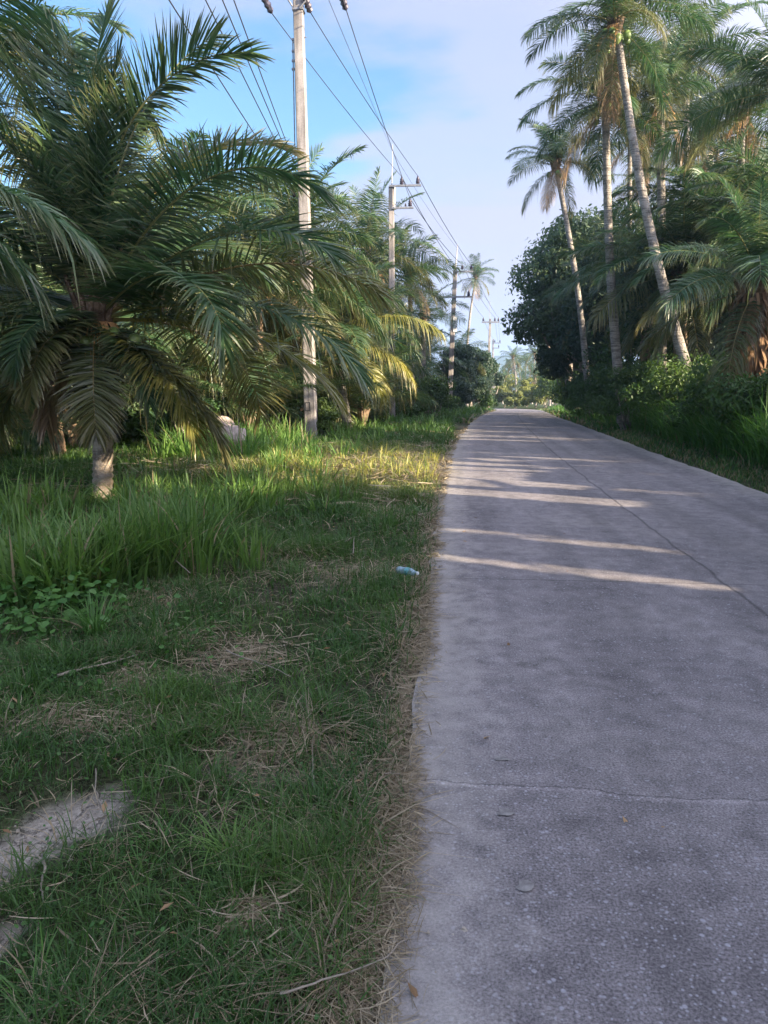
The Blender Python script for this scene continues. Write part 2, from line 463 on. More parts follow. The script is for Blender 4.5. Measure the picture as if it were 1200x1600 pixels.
def road_mat():
    """UV: u = metres across from the centre line, v = metres along"""
    m, nt, o = newmat('road_concrete')
    L = nt.links.new
    uv = N(nt, 'ShaderNodeUVMap', uv_map='UVMap')
    se = N(nt, 'ShaderNodeSeparateXYZ'); L(uv.outputs[0], se.inputs[0])
    big = N(nt, 'ShaderNodeTexNoise', i_Scale=0.8, i_Detail=6.0, i_Roughness=0.62); L(uv.outputs[0], big.inputs['Vector'])
    mid = N(nt, 'ShaderNodeTexNoise', i_Scale=7.0, i_Detail=6.0, i_Roughness=0.65); L(uv.outputs[0], mid.inputs['Vector'])
    fine = N(nt, 'ShaderNodeTexNoise', i_Scale=110.0, i_Detail=3.0, i_Roughness=0.75); L(uv.outputs[0], fine.inputs['Vector'])
    agg = N(nt, 'ShaderNodeTexVoronoi', i_Scale=75.0); L(uv.outputs[0], agg.inputs['Vector'])
    agg2 = N(nt, 'ShaderNodeTexVoronoi', i_Scale=34.0); L(uv.outputs[0], agg2.inputs['Vector'])
    base = ramp(nt, big.outputs['Fac'], [(0.30, (0.142, 0.127, 0.127)), (0.52, (0.196, 0.175, 0.172)), (0.72, (0.25, 0.225, 0.214))])
    m1 = ramp(nt, mid.outputs['Fac'], [(0.32, g(0.72)), (0.5, g(0.98)), (0.68, g(1.22))])
    x = base.outputs[0]
    def mul(x, y, f=1.0):
        mu = N(nt, 'ShaderNodeMix', data_type='RGBA', blend_type='MULTIPLY', i_0=f)
        L(x, mu.inputs[6]); L(y, mu.inputs[7]); return mu.outputs[2]
    x = mul(x, m1.outputs[0])
    f1 = ramp(nt, fine.outputs['Fac'], [(0.34, g(0.45)), (0.5, g(1.0)), (0.66, g(1.6))])
    x = mul(x, f1.outputs[0])
    mpv = N(nt, 'ShaderNodeMapping'); mpv.inputs['Scale'].default_value = (2.2, 0.16, 1)
    L(uv.outputs[0], mpv.inputs[0])
    lane = N(nt, 'ShaderNodeTexNoise', i_Scale=1.0, i_Detail=5.0, i_Roughness=0.55); L(mpv.outputs[0], lane.inputs['Vector'])
    x = mul(x, ramp(nt, lane.outputs['Fac'], [(0.35, g(0.80)), (0.5, g(1.0)), (0.66, g(1.2))]).outputs[0])
    stn = N(nt, 'ShaderNodeTexNoise', i_Scale=2.3, i_Detail=8.0, i_Roughness=0.7, i_Distortion=1.2); L(uv.outputs[0], stn.inputs['Vector'])
    x = mul(x, ramp(nt, stn.outputs['Fac'], [(0.30, g(0.62)), (0.42, g(1.0)), (0.62, g(1.0)), (0.72, g(1.35))]).outputs[0])
    # exposed pale stones
    bw = N(nt, 'ShaderNodeRGBToBW'); L(agg.outputs['Color'], bw.inputs[0])
    st = ramp(nt, bw.outputs[0], [(0.60, g(0)), (0.72, g(0.6))])
    dd = ramp(nt, agg.outputs['Distance'], [(0.25, g(1)), (0.42, g(0))])
    sm = mul(st.outputs[0], dd.outputs[0])
    bw2 = N(nt, 'ShaderNodeRGBToBW'); L(agg2.outputs['Color'], bw2.inputs[0])
    st2 = ramp(nt, bw2.outputs[0], [(0.66, g(0)), (0.72, g(0.7))])
    dd2 = ramp(nt, agg2.outputs['Distance'], [(0.18, g(1)), (0.30, g(0))])
    sm2 = mul(st2.outputs[0], dd2.outputs[0])
    wear = ramp(nt, big.outputs['Fac'], [(0.40, g(1)), (0.65, g(0.3))])
    for s in (sm, sm2):
        s = mul(s, wear.outputs[0])
        mx = N(nt, 'ShaderNodeMix', data_type='RGBA')
        mx.inputs[7].default_value = (0.42, 0.41, 0.43, 1)
        L(s, mx.inputs[0]); L(x, mx.inputs[6]); x = mx.outputs[2]
    # sand and dust worn onto both edges
    ab = N(nt, 'ShaderNodeMath', operation='ABSOLUTE'); L(se.outputs[0], ab.inputs[0])
    ed = N(nt, 'ShaderNodeMath', operation='MULTIPLY_ADD', i_1=0.9); L(mid.outputs['Fac'], ed.inputs[0]); L(ab.outputs[0], ed.inputs[2])
    er = ramp(nt, ed.outputs[0], [(0.0, g(0)), (1.0, g(1))])
    mr = N(nt, 'ShaderNodeMapRange', i_1=2.36, i_2=3.0); L(ed.outputs[0], mr.inputs[0])
    mx = N(nt, 'ShaderNodeMix', data_type='RGBA'); mx.inputs[7].default_value = (0.36, 0.33, 0.29, 1)
    L(mr.outputs[0], mx.inputs[0]); L(x, mx.inputs[6]); x = mx.outputs[2]
    nt.nodes.remove(er)
    # joints: wobbling centre seam and slab joints across
    wob = N(nt, 'ShaderNodeTexNoise', i_Scale=1.3, i_Detail=7.0, i_Roughness=0.6); L(uv.outputs[0], wob.inputs['Vector'])
    def line(src, amp, w0, w1, depth, offset=0.0):
        a1 = N(nt, 'ShaderNodeMath', operation='SUBTRACT', i_1=0.5); L(wob.outputs['Fac'], a1.inputs[0])
        a2 = N(nt, 'ShaderNodeMath', operation='MULTIPLY_ADD', i_1=amp); L(a1.outputs[0], a2.inputs[0]); L(src, a2.inputs[2])
        a4 = N(nt, 'ShaderNodeMath', operation='SUBTRACT', i_1=offset); L(a2.outputs[0], a4.inputs[0])
        a3 = N(nt, 'ShaderNodeMath', operation='ABSOLUTE'); L(a4.outputs[0], a3.inputs[0])
        r = N(nt, 'ShaderNodeMapRange', i_1=w0, i_2=w1, i_3=depth, i_4=1.0); L(a3.outputs[0], r.inputs[0])
        return r.outputs[0]
    seam = line(se.outputs[0], 0.16, 0.004, 0.024, 0.48)
    x = mul(x, seam)
    md = N(nt, 'ShaderNodeMath', operation='PINGPONG', i_1=4.5)
    ad = N(nt, 'ShaderNodeMath', operation='ADD', i_1=90 - JOINT_V); L(se.outputs[1], ad.inputs[0]); L(ad.outputs[0], md.inputs[0])
    tr = line(md.outputs[0], 0.006, 0.004, 0.010, 0.4)
    x = mul(x, tr)
    crack = line(se.outputs[1], 0.34, 0.001, 0.009, 0.45, CRACK_V)
    x = mul(x, crack)
    crack2 = line(se.outputs[1], 0.35, 0.012, 0.03, 1.3, CRACK_V - 0.012)
    x = mul(x, crack2)
    p = N(nt, 'ShaderNodeBsdfPrincipled', i_Roughness=0.78)
    p.inputs['Specular IOR Level'].default_value = 0.3
    L(x, p.inputs['Base Color'])
    h = N(nt, 'ShaderNodeMath', operation='MULTIPLY_ADD', i_1=0.5); L(fine.outputs['Fac'], h.inputs[0]); L(mid.outputs['Fac'], h.inputs[2])
    h2 = N(nt, 'ShaderNodeMath', operation='MULTIPLY'); L(h.outputs[0], h2.inputs[0]); L(seam, h2.inputs[1])
    b = N(nt, 'ShaderNodeBump', i_Strength=0.7, i_Distance=0.012)
    L(h2.outputs[0], b.inputs['Height']); L(b.outputs[0], p.inputs['Normal'])
    L(p.outputs[0], o.inputs[0])
    return m
JOINT_V = float(G(900, 919)[1]) ; CRACK_V = float(G(900, 1256)[1])

# ------------------------------------------------------------------ ground and road
def bare(x, y):
    """0..1 how bare the verge is (path-worn soil), used by ground colour and grass density"""
    b = np.zeros_like(np.asarray(x, float))
    wob = (fbm(np.asarray(x) * 5, np.asarray(y) * 5, 31) - 0.5)
    for (p, q, r, k) in BARE:
        p = np.array(p[:2]); q = np.array(q[:2])
        d = q - p; L2 = (d @ d) + 1e-9
        t = np.clip(((x - p[0]) * d[0] + (y - p[1]) * d[1]) / L2, 0, 1)
        dist = np.hypot(x - p[0] - t * d[0], y - p[1] - t * d[1]) + wob * r * 2.4
        b = np.maximum(b, k * np.clip(1.6 - dist / r, 0, 1))
    return np.clip(b, 0, 1)
BARE = [(G(-80, 1400), G(40, 1330), 0.14, 1.0), (G(40, 1320), G(150, 1262), 0.12, 1.0), (G(-30, 1480), G(0, 1460), 0.07, 1.0),
        (G(60, 1130), G(230, 1140), 0.13, 0.4), (G(400, 1185), G(480, 1160), 0.17, 0.65), (G(520, 910), G(590, 890), 0.24, 0.5),
        (G(380, 1440), G(405, 1440), 0.05, 0.9), (G(330, 1050), G(420, 1010), 0.20, 0.35), (G(200, 1070), G(220, 1060), 0.10, 0.7)]
def build_ground():
    def axis(segs):
        out = []
        for a, b, st in segs: out += list(np.arange(a, b, st))
        return np.array(out)
    xs = axis([(-4000, -400, 400), (-400, -60, 40), (-60, -14, 3), (-14, -5, .4), (-5, 0.2, .06), (0.2, 4, .6), (4, 8, .2), (8, 30, 1.5), (30, 80, 8), (80, 400, 40), (400, 4001, 400)])
    ys = axis([(-60, -4, 7), (-4, 0, .6), (0, 8, .06), (8, 20, .2), (20, 60, .8), (60, 140, 3), (140, 400, 20), (400, 4001, 300)])
    X, Y = np.meshgrid(xs, ys)
    Z = gz(X, Y)
    Z = Z - 0.025 * bare(X, Y)
    onroad = np.abs(X - cx(Y)) < HW - 0.15
    Z = np.where(onroad & (Y < 170), hz(Y) - 0.12, Z)
    V = np.stack([X, Y, Z], -1).reshape(-1, 3)
    nx, ny = len(xs), len(ys)
    i = (np.arange(ny - 1)[:, None] * nx + np.arange(nx - 1)[None, :]).ravel()
    Q = np.stack([i, i + 1, i + nx + 1, i + nx], -1)
    b = bare(X, Y).ravel()[:, None]
    d = (np.abs(X - cx(Y)) - HW).ravel()
    n = fbm(X * 0.9, Y * 0.9, 4).ravel()[:, None]
    soil = np.array([0.085, 0.072, 0.05]); green = np.array([0.06, 0.085, 0.03]); pale = np.array([0.42, 0.37, 0.31]); sand = np.array([0.22, 0.19, 0.145])
    c = soil + (green - soil) * np.clip(n * 1.6 - 0.4, 0, 1)
    far = np.clip((Y.ravel() - 60) / 60, 0, 1)[:, None]
    c = c + (green * 0.9 - c) * far
    c = c + (pale - c) * np.clip(b * 1.3 - 0.3, 0, 1)
    e = np.clip(1 - np.abs(d - 0.02) / 0.16, 0, 1)[:, None] * np.clip(1 - far, 0, 1)
    c = c + (sand - c) * e * 0.85
    o = add_mesh('ground', V, Q, c, M_GROUND, smooth=True)
    tag(o, kind='structure')
def build_road():
    ys = np.concatenate([np.arange(-40, 30, 0.25), np.arange(30, 160, 1.0)])
    us_ = np.concatenate([np.linspace(-HW, -HW + .2, 3), np.linspace(-1.8, 1.8, 9), np.linspace(HW - .2, HW, 3)])
    c = cx(ys)
    t = np.stack([np.gradient(c, ys), np.ones_like(ys)], -1); t /= np.linalg.norm(t, axis=1)[:, None]
    nrm = np.stack([t[:, 1], -t[:, 0]], -1)
    s = np.concatenate([[0], np.cumsum(np.hypot(np.diff(c), np.diff(ys)))]) + ys[0]
    U, S = np.meshgrid(us_, np.arange(len(ys)))
    edge = np.where(np.abs(U) > HW - 0.01, 1, 0)
    wob = (fbm(ys[S] * 1.7 + 40 * (U > 0), U * 0 + 3.3, 8, 4) - 0.5) * 0.16 + (fbm(ys[S] * 9, U * 0, 12, 3) - .5) * 0.03
    Uw = U + edge * wob * np.sign(U)
    X = c[S] + nrm[S, 0] * Uw; Y = ys[S] + nrm[S, 1] * Uw
    Z = hz(Y) + 0.0 - 0.008 * (U / HW) ** 2 - edge * 0.012 + 0.012
    nu = len(us_)
    V = np.stack([X, Y, Z], -1).reshape(-1, 3)
    uv = np.stack([Uw, s[S]], -1).reshape(-1, 2)
    i = (np.arange(len(ys) - 1)[:, None] * nu + np.arange(nu - 1)[None, :]).ravel()
    Q = np.stack([i, i + 1, i + nu + 1, i + nu], -1)
    # slab sides
    n0 = len(V)
    for col_, sg in ((0, -1), (nu - 1, 1)):
        top = np.arange(len(ys)) * nu + col_
        low = V[top].copy(); low[:, 2] -= 0.16
        b0 = len(V)
        V = np.vstack([V, low]); uv = np.vstack([uv, uv[top]])
        a = top[:-1]; b = top[1:]; cc = b0 + np.arange(len(ys) - 1)
        q = np.stack([a, b, cc + 1, cc], -1) if sg > 0 else np.stack([b, a, cc, cc + 1], -1)
        Q = np.vstack([Q, q])
    o = add_mesh('road', V, Q, None, road_mat(), uv=uv, smooth=False)
    tag(o, kind='structure')
build_ground()
build_road()

# ------------------------------------------------------------------ mountains
def build_hills():
    ax = np.linspace(-450, 750, 161); ay = np.linspace(1150, 1800, 61)
    X, Y = np.meshgrid(ax, ay)
    r = np.exp(-((Y - 1475) / 165) ** 2)
    px = 700 + X / 1475 * F
    prof = np.interp(px, [350, 600, 700, 760, 800, 830, 860, 900, 1000, 1300], [30, 60, 100, 118, 124, 120, 138, 128, 90, 40])
    Z = r * prof * .5 * (0.85 + 0.3 * fbm(X / 80, Y / 80, 44, 5)) - 9
    V = np.stack([X, Y, Z], -1).reshape(-1, 3)
    nx = len(ax); ny = len(ay)
    i = (np.arange(ny - 1)[:, None] * nx + np.arange(nx - 1)[None, :]).ravel()
    Q = np.stack([i, i + 1, i + nx + 1, i + nx], -1)
    m = plain('forested_slope', (0.05, 0.08, 0.04), 0.95, 0.4, 0.02)
    tag(add_mesh('hills', V, Q, None, m, smooth=True), kind='structure')
build_hills()

# ------------------------------------------------------------------ palms
def arc(L, a0, bend, n, power=1.25):
    s = np.linspace(0, 1, n)
    ang = np.radians(a0 - bend * s ** power)
    ds = L / (n - 1)
    x = np.concatenate([[0], np.cumsum(np.cos((ang[:-1] + ang[1:]) / 2) * ds)])
    z = np.concatenate([[0], np.cumsum(np.sin((ang[:-1] + ang[1:]) / 2) * ds)])
    return s, x, z, ang
LEAF_C = {'green': ((0.036, 0.086, 0.040), (0.078, 0.138, 0.050)),
          'yellow': ((0.13, 0.16, 0.035), (0.30, 0.27, 0.06)),
          'mixed': ((0.055, 0.095, 0.034), (0.17, 0.155, 0.055)),
          'dead': ((0.25, 0.16, 0.09), (0.42, 0.30, 0.18))}
def frond_geo(L, a0, bend, n, seed, kind='green', width=0.022, leaf=0.95, twist=0.0, droop=0.5, side=0.0, k=4, vee=20, power=1.25):
    r = np.random.default_rng(seed)
    s, x, z, ang = arc(L, a0, bend, 26, power)
    ysd = side * L * s ** 2
    pts = np.stack([x, ysd, z], -1)
    rv, rq = tube(pts, np.interp(s, [0, .06, .3, 1], [.055, .032, .02, .004]) * (L / 4.2), 5, cap=False)
    c_r = np.array({'green': (0.22, 0.22, 0.08), 'yellow': (0.42, 0.36, 0.11), 'mixed': (0.30, 0.22, 0.09), 'dead': (0.33, 0.24, 0.15)}[kind])
    N2 = n * 2
    t = np.linspace(0.13, 0.995, n)
    t = np.repeat(t, 2) + r.normal(0, 0.004, N2)
    sgn = np.tile([-1, 1], n).astype(float)
    t = np.clip(t, .1, 1)
    P0 = np.stack([np.interp(t, s, pts[:, i]) for i in range(3)], -1)
    a = np.interp(t, s, ang)
    T = np.stack([np.cos(a), np.gradient(ysd, x.clip(1e-3) * 0 + np.arange(26))[np.clip((t * 25).astype(int), 0, 25)] * 3, np.sin(a)], -1)
    T /= np.linalg.norm(T, axis=1)[:, None]
    Nn = np.stack([-np.sin(a), 0 * a, np.cos(a)], -1)
    B = np.cross(T, Nn)
    tw = math.radians(twist) * t
    ct, st = np.cos(tw)[:, None], np.sin(tw)[:, None]
    B2 = B * ct + Nn * st; N2v = Nn * ct - B * st
    ll = leaf * np.interp(t, [.1, .2, .45, .8, 1], [.45, .8, 1, .72, .34]) * r.uniform(.85, 1.1, N2)
    phi = np.radians(np.interp(t, [.1, .5, .85, 1], [-2, 16, 38, 66]) + r.normal(0, 3.2, N2))
    ve = np.radians(vee + r.normal(0, 6, N2))
    D = (B2 * (sgn * np.cos(ve))[:, None] + N2v * np.sin(ve)[:, None]) * np.cos(phi)[:, None] + T * np.sin(phi)[:, None]
    u = np.linspace(0, 1, k)
    dr = droop * r.uniform(.6, 1.35, N2)
    brk = r.random(N2) < 0.07
    dr = np.where(brk, dr * 1.9, dr)
    P = P0[:, None] + D[:, None] * (ll[:, None] * u)[..., None]
    P[..., 2] -= (dr * ll)[:, None] * u ** 2
    # keep length: pull back
    hv = 1 - 0.25 * (dr[:, None] * u ** 2).clip(0, 1.4)
    P[..., :2] = P0[:, None, :2] + (P[..., :2] - P0[:, None, :2]) * hv[..., None]
    wv = T * 0.75 + N2v * r.normal(0.0, .45, N2)[:, None] + np.array([0, 0, 1]) * 0.25
    wv -= D * (wv * D).sum(1)[:, None]
    wv /= np.linalg.norm(wv, axis=1)[:, None]
    wp = np.interp(u, [0, .25, .7, 1], [.55, 1, .75, .06])
    Wd = wv[:, None] * (width * wp)[None, :, None]
    V, Q = ribbons(P, Wd)
    c0, c1 = LEAF_C[kind]
    f = r.random(N2)[:, None] * 0.75 + 0.25 * r.random()
    if kind == 'mixed':
        f = np.clip(f * 0.5 + 0.9 * (t[:, None] - 0.45), 0, 1)
    c = np.array(c0) + (np.array(c1) - np.array(c0)) * f
    C = np.repeat(c, k * 2, axis=0)
    tipm = np.tile(np.repeat(u, 2), N2)[:, None]
    C = C + (np.array([0.26, 0.19, 0.09]) - C) * (tipm ** 4) * 0.55
    return merge([(V, Q, C), (rv, rq, c_r)])
def sheath_geo(seed, n=10, r0=0.16, h=0.5, th=1.0):
    """fibrous leaf bases round the crown's heart"""
    parts = []
    r = np.random.default_rng(seed)
    for i in range(n):
        az = i * 2.399 + r.uniform(-.2, .2)
        a = r.uniform(.15, .5); d = np.array([math.cos(az), math.sin(az), 0])
        p = [d * r0 * .5 + np.array([0, 0, -.15]), d * (r0 + .05) + np.array([0, 0, h * .25]), d * (r0 + .25 * a + .1) + np.array([0, 0, h * r.uniform(.6, 1.0)])]
        v, q = tube(np.array(p), np.array([.11, .085, .04]) * th, 6)
        parts.append((v, q, np.array([0.24, 0.15, 0.08]) * r.uniform(.7, 1.3)))
    return merge(parts)
def trunk_pts(base, top, bow=0.0, n=18, bowdir=None):
    base = np.array(base, float); top = np.array(top, float)
    t = np.linspace(0, 1, n)[:, None]
    d = top - base
    if bowdir is None: bowdir = np.array([d[0], d[1], 0.]); bowdir = bowdir / (np.linalg.norm(bowdir) + 1e-6) if np.linalg.norm(bowdir) > .2 else np.array([1., 0, 0])
    P = base + d * t + np.array(bowdir) * (bow * np.sin(t * math.pi))
    return P, t[:, 0]
def palm_trunk(base, top, r0, r1, bow, parent, seed=0, sides=14, bowdir=None, mat=None, flare=1.5, rough=.018):
    P, t = trunk_pts(base, top, bow, 90, bowdir)
    r = np.random.default_rng(seed)
    rad = np.interp(t, [0, .04, .12, 1], [r0 * flare, r0 * 1.2, r0, r1]) * (1 + (rough + .01) * np.sin(np.arange(90) * 2.1 + r.normal(0, .4, 90)) + r.normal(0, rough * .8, 90))
    v, q = tube(P - np.array(parent.location), rad, sides)
    o = add_mesh('trunk', v, q, None, mat or M_TRUNK, parent, smooth=True)
    return o
# shared frond meshes, ordered from hanging to upright; fine ones for near palms, coarse for far ones
LEVELS = [(-48, 34, 'dead', .9), (-28, 46, 'mixed', .7), (-8, 56, 'mixed', .55), (10, 62, 'green', .45), (26, 70, 'green', .4), (42, 74, 'green', .35), (56, 72, 'green', .3), (68, 56, 'green', .25), (82, 32, 'green', .2)]
LIB = {}
def lib(lod, lv, var):
    key = (lod, lv, var)
    if key not in LIB:
        a0, bend, kind, dr = LEVELS[lv]
        n, w, k = ((108, .0175, 4) if lod == 0 else (70, .022, 3))
        seed = 100 + lv * 7 + var * 31
        r = np.random.default_rng(seed)
        V, Q, C = frond_geo(4.2, a0 + r.uniform(-6, 6), bend + r.uniform(-8, 10), n, seed, kind if not (kind == 'mixed' and var == 1) else 'green', w, 1.2,
                            r.uniform(-55, 55), dr + .06, r.uniform(-.08, .08), k)
        o = add_mesh('frond', V, Q, C, M_FROND)
        me = o.data; bpy.data.objects.remove(o)
        LIB[key] = me
    return LIB[key]
COCO = None
def coconut_mesh():
    global COCO
    if COCO is None:
        th = np.linspace(0, math.pi, 9); V = []; Q = []
        for i, a in enumerate(th):
            for j in range(12):
                b = j * math.pi / 6
                rr = math.sin(a) * (0.105 + 0.008 * math.cos(3 * b))
                V.append((rr * math.cos(b), rr * math.sin(b), -0.135 * math.cos(a) * (1.05 if a > 1.57 else 1)))
        for i in range(8):
            for j in range(12):
                Q.append((i * 12 + j, i * 12 + (j + 1) % 12, (i + 1) * 12 + (j + 1) % 12, (i + 1) * 12 + j))
        o = add_mesh('coconut', V, Q, None, M_COCO, smooth=True)
        COCO = o.data; bpy.data.objects.remove(o)
    return COCO
def add_coconuts(root, crown, n, seed, rad=.42):
    r = np.random.default_rng(seed)
    for i in range(n):
        az = i * 2.4 + r.uniform(-.3, .3)
        rr = r.uniform(.6, 1) * rad
        o = bpy.data.objects.new('coconut', coconut_mesh())
        o.parent = root
        o.location = (crown[0] + rr * math.cos(az), crown[1] + rr * math.sin(az), crown[2] - .12 - r.uniform(0, .42))
        o.rotation_euler = (r.uniform(-.5, .5), r.uniform(-.5, .5), az)
        o.scale = (r.uniform(.85, 1.1),) * 3
        COL.objects.link(o)
def sprays(root, crown, n, seed):
    """hanging flower stalks under the crown"""
    r = np.random.default_rng(seed)
    for i in range(n):
        az = r.uniform(0, 6.28); parts = []
        for j in range(16):
            a2 = az + r.normal(0, .35); l = r.uniform(.4, .8)
            d = np.array([math.cos(a2), math.sin(a2), 0])
            p = np.array([d * .12 * 0, d * (.25) + np.array([0, 0, -.05]), d * (.25 + .3 * l) + np.array([0, 0, -.55 * l]), d * (.3 + .32 * l) + np.array([0, 0, -1.0 * l])])
            v, q = tube(p, [.014, .010, .008, .004], 4, cap=False)
            parts.append((v, q, (1, 1, 1)))
        V, Q, C = merge(parts)
        add_mesh('flower_stalk', V + np.array(crown), Q, None, M_SPATHE, root)
def palm(base, crown, label, group=None, L=3.8, n=26, seed=1, lod=0, r0=.17, r1=.11, bow=0.0, nuts=0, stalks=0, az0=None, high=8, low=0, mat=None, name='coconut_palm', flare=1.5, whole=False):
    base = np.array(base, float); crown = np.array(crown, float)
    root = empty(name, base)
    tag(root, label, 'palm tree', group)
    rel = crown - base
    palm_trunk(base - np.array([0, 0, .1]), crown + np.array([0, 0, .1]), r0, r1, bow, root, seed, 14 if lod == 0 else 8, mat=mat, flare=flare)
    r = np.random.default_rng(seed)
    V, Q, C = sheath_geo(seed, 12, r1 + .02, .7)
    add_mesh('leaf_base', V + rel, Q, C, M_FIBRE, root)
    az0 = r.uniform(0, 6.28) if az0 is None else az0
    parts = []
    for i in range(n):
        f = i / (n - 1)
        lv = int(round(low + (len(LEVELS) - 1 - low) * f ** .85 + r.uniform(-.5, .5)))
        lv = max(low, min(high, lv))
        me = lib(lod, lv, int(r.integers(0, 3)))
        s = L / 4.2 * r.uniform(.86, 1.08) * (0.8 if lv == 8 else 1) * (.72 if lv == 0 else .88 if lv == 1 else 1)
        az = az0 + i * 2.39996 + r.uniform(-.22, .22)
        if whole:
            co = np.empty(len(me.vertices) * 3, np.float32); me.vertices.foreach_get('co', co); co = co.reshape(-1, 3) * s
            q = np.empty(len(me.loops), np.int32); me.loops.foreach_get('vertex_index', q)
            cc = np.empty(len(me.vertices) * 4, np.float32); me.color_attributes['Col'].data.foreach_get('color', cc)
            ca, sa = math.cos(az), math.sin(az)
            co = np.stack([co[:, 0] * ca - co[:, 1] * sa, co[:, 0] * sa + co[:, 1] * ca, co[:, 2]], -1) + rel
            parts.append((co, q.reshape(-1, 4), cc.reshape(-1, 4)[:, :3]))
            continue
        o = bpy.data.objects.new('frond', me)
        o.parent = root
        o.location = tuple(rel + np.array([0, 0, r.uniform(-.15, .2) + .25 * f]))
        o.rotation_euler = (r.uniform(-.1, .1), r.uniform(-.08, .08), az)
        o.scale = (s, s, s)
        COL.objects.link(o)
    if whole:
        V, Q, C = merge(parts)
        add_mesh('crown', V, Q, C, M_FROND, root)
    if nuts: add_coconuts(root, rel, nuts, seed)
    if stalks: sprays(root, rel, stalks, seed)
    return root

# ---- the big palm at the left
def hero_palm():
    base = G(158, 785); base[2] = gz(base[0], base[1])
    Y = base[1]
    crown = at(150, 512, Y)
    root = empty('coconut_palm', base)
    tag(root, 'big short-trunked coconut palm with green coconuts, its pale trunk standing in tall grass', 'palm tree')
    palm_trunk(base - np.array([0, 0, .15]), crown + np.array([0, 0, .05]), .125, .145, .05, root, 5, 20, mat=M_PALE, flare=1.75, rough=.05)
    for z in (.5, 1.2, 1.9): TRUNK_LIT.append((*[float(v) for v in landing(base + np.array([.05, 0, z]))], .45))
    rel = crown - base
    V, Q, C = sheath_geo(3, 26, .15, .75, .5)
    add_mesh('leaf_base', V + rel, Q, C, M_FIBRE, root)
    FR = [(87, 92, 4, 4.4, 'green', 8, .45), (90, 30, 80, 4.2, 'green', 30, .3), (86, 38, 110, 4.2, 'green', -20, .35), (82, 50, 22, 4.2, 'green', 25, .35), (82, 46, 165, 4.2, 'green', -25, .4),
          (70, 84, 26, 4.0, 'mixed', -30, .45), (58, 100, -6, 4.0, 'green', 15, .5),
          (34, 70, -16, 3.8, 'green', -20, .55), (30, 122, -30, 3.0, 'green', 10, .6), (5, 100, -112, 1.7, 'green', 0, .7), (72, 70, 176, 4.4, 'green', -30, .5),
          (26, 60, 10, 4.0, 'mixed', 20, 1.0), (2, 58, 24, 3.6, 'yellow', -20, .9), (50, 76, 192, 4.3, 'green', 20, .6), (84, 56, 135, 4.4, 'green', -40, .4),
          (20, 72, 172, 3.9, 'green', 0, .7), (-20, 60, 160, 3.6, 'mixed', 0, .9), (4, 82, 58, 3.8, 'mixed', 30, .8), (40, 78, 66, 4.3, 'green', -20, .6),
          (56, 76, 104, 4.4, 'green', 30, .5), (20, 82, 132, 4.2, 'green', 0, .6), (88, 20, 20, 3.2, 'green', 0, .15),
          (-34, 48, 8, 2.7, 'mixed', 10, .8), (60, 74, 52, 4.4, 'green', 40, .5), (66, 70, 118, 4.6, 'green', 45, .45), (80, 84, 225, 3.6, 'green', 30, .5),
          (12, 70, 2, 3.9, 'green', -15, .8), (-10, 84, 256, 1.7, 'mixed', 0, .9), (-26, 60, 330, 1.6, 'green', 0, .9), (6, 84, 205, 2.6, 'green', 0, .8), (-32, 50, 190, 2.3, 'mixed', 0, .9), (-36, 46, 290, 1.9, 'mixed', 0, .9), (-30, 52, 348, 2.2, 'yellow', 0, .9), (-60, 24, 282, 1.5, 'mixed', 60, 1.6), (-52, 34, 215, 1.6, 'dead', -50, 1.6)]
    for i, (a0, be, az, L, kind, tw, dr) in enumerate(FR):
        V, Q, C = frond_geo(L * .96, a0, be, 150, 500 + i, kind, .0130, 1.05 * min(1, L / 3.3), tw, dr * .30, random.uniform(-.06, .06), 5, vee=12, power=1.9)
        o = add_mesh('frond', V, Q, C, M_FROND, root)
        o.location = tuple(rel + np.array([0, 0, .1]))
        o.rotation_euler = (0, 0, R(az))
        if kind == 'dead': tag(o, 'dead brown frond')
    add_coconuts(root, rel + np.array([0, 0, .05]), 22, 8, .52)
    sprays(root, rel + np.array([0, 0, .1]), 3, 4)
hero_palm()
def gp(px, Y):
    p = at(px, 600, Y); return np.array([p[0], Y, float(gz(p[0], Y))])
SHRUBS = []
# palms along the left
palm((-6.9, 6.2, gz(-6.9, 6.2)), (-6.6, 6.3, 3.0), 'palm past the left edge of the photo whose grey-green fronds hang in at mid height', L=3.4, n=24, seed=17, lod=0, bow=.1, low=2, high=4, nuts=6)
palm((-7.5, 10.6, gz(-7.5, 10.6)), (-7.0, 10.6, 5.7), 'tall palm at the far left whose pale yellowish fronds fill the top left corner', L=3.1, n=24, seed=23, lod=0, bow=.2)
yp = palm(gp(545, 24), at(520, 525, 24), 'leaning young palm behind the first pole with a bright yellow-green frond reaching right', L=3.1, n=26, seed=31, low=1, nuts=5, stalks=3, r0=.16)
for i, (a0, be, az, L, dz) in enumerate([(24, 62, -8, 3.7, .1), (2, 66, 4, 3.0, -.2), (-14, 60, -30, 2.6, -.3)]):
    V, Q, C = frond_geo(L, a0, be, 110, 560 + i, 'yellow', .014, 1.0, -10, .75, .02, 4, power=1.6)
    o = add_mesh('frond', V, Q, C, M_FROND, yp)
    o.location = tuple(at(516, 527, 23.8) - np.array(yp.location) + np.array([0, 0, dz])); o.rotation_euler = (0, 0, R(az))
    tag(o, 'bright yellow-green frond')
palm(gp(400, 21.5), at(398, 450, 21.5), 'coconut palm with reddish brown trunk just left of the first pole', L=4.20, n=26, seed=37, low=1, stalks=2, r0=.24, r1=.2, mat=M_FIBRE, flare=1.2)
palm(gp(247, 20), at(255, 430, 20), 'coconut palm seen behind the big palm, its orange-lit trunk foot showing in the gap', L=4.29, n=24, seed=41, mat=M_FIBRE, low=1)
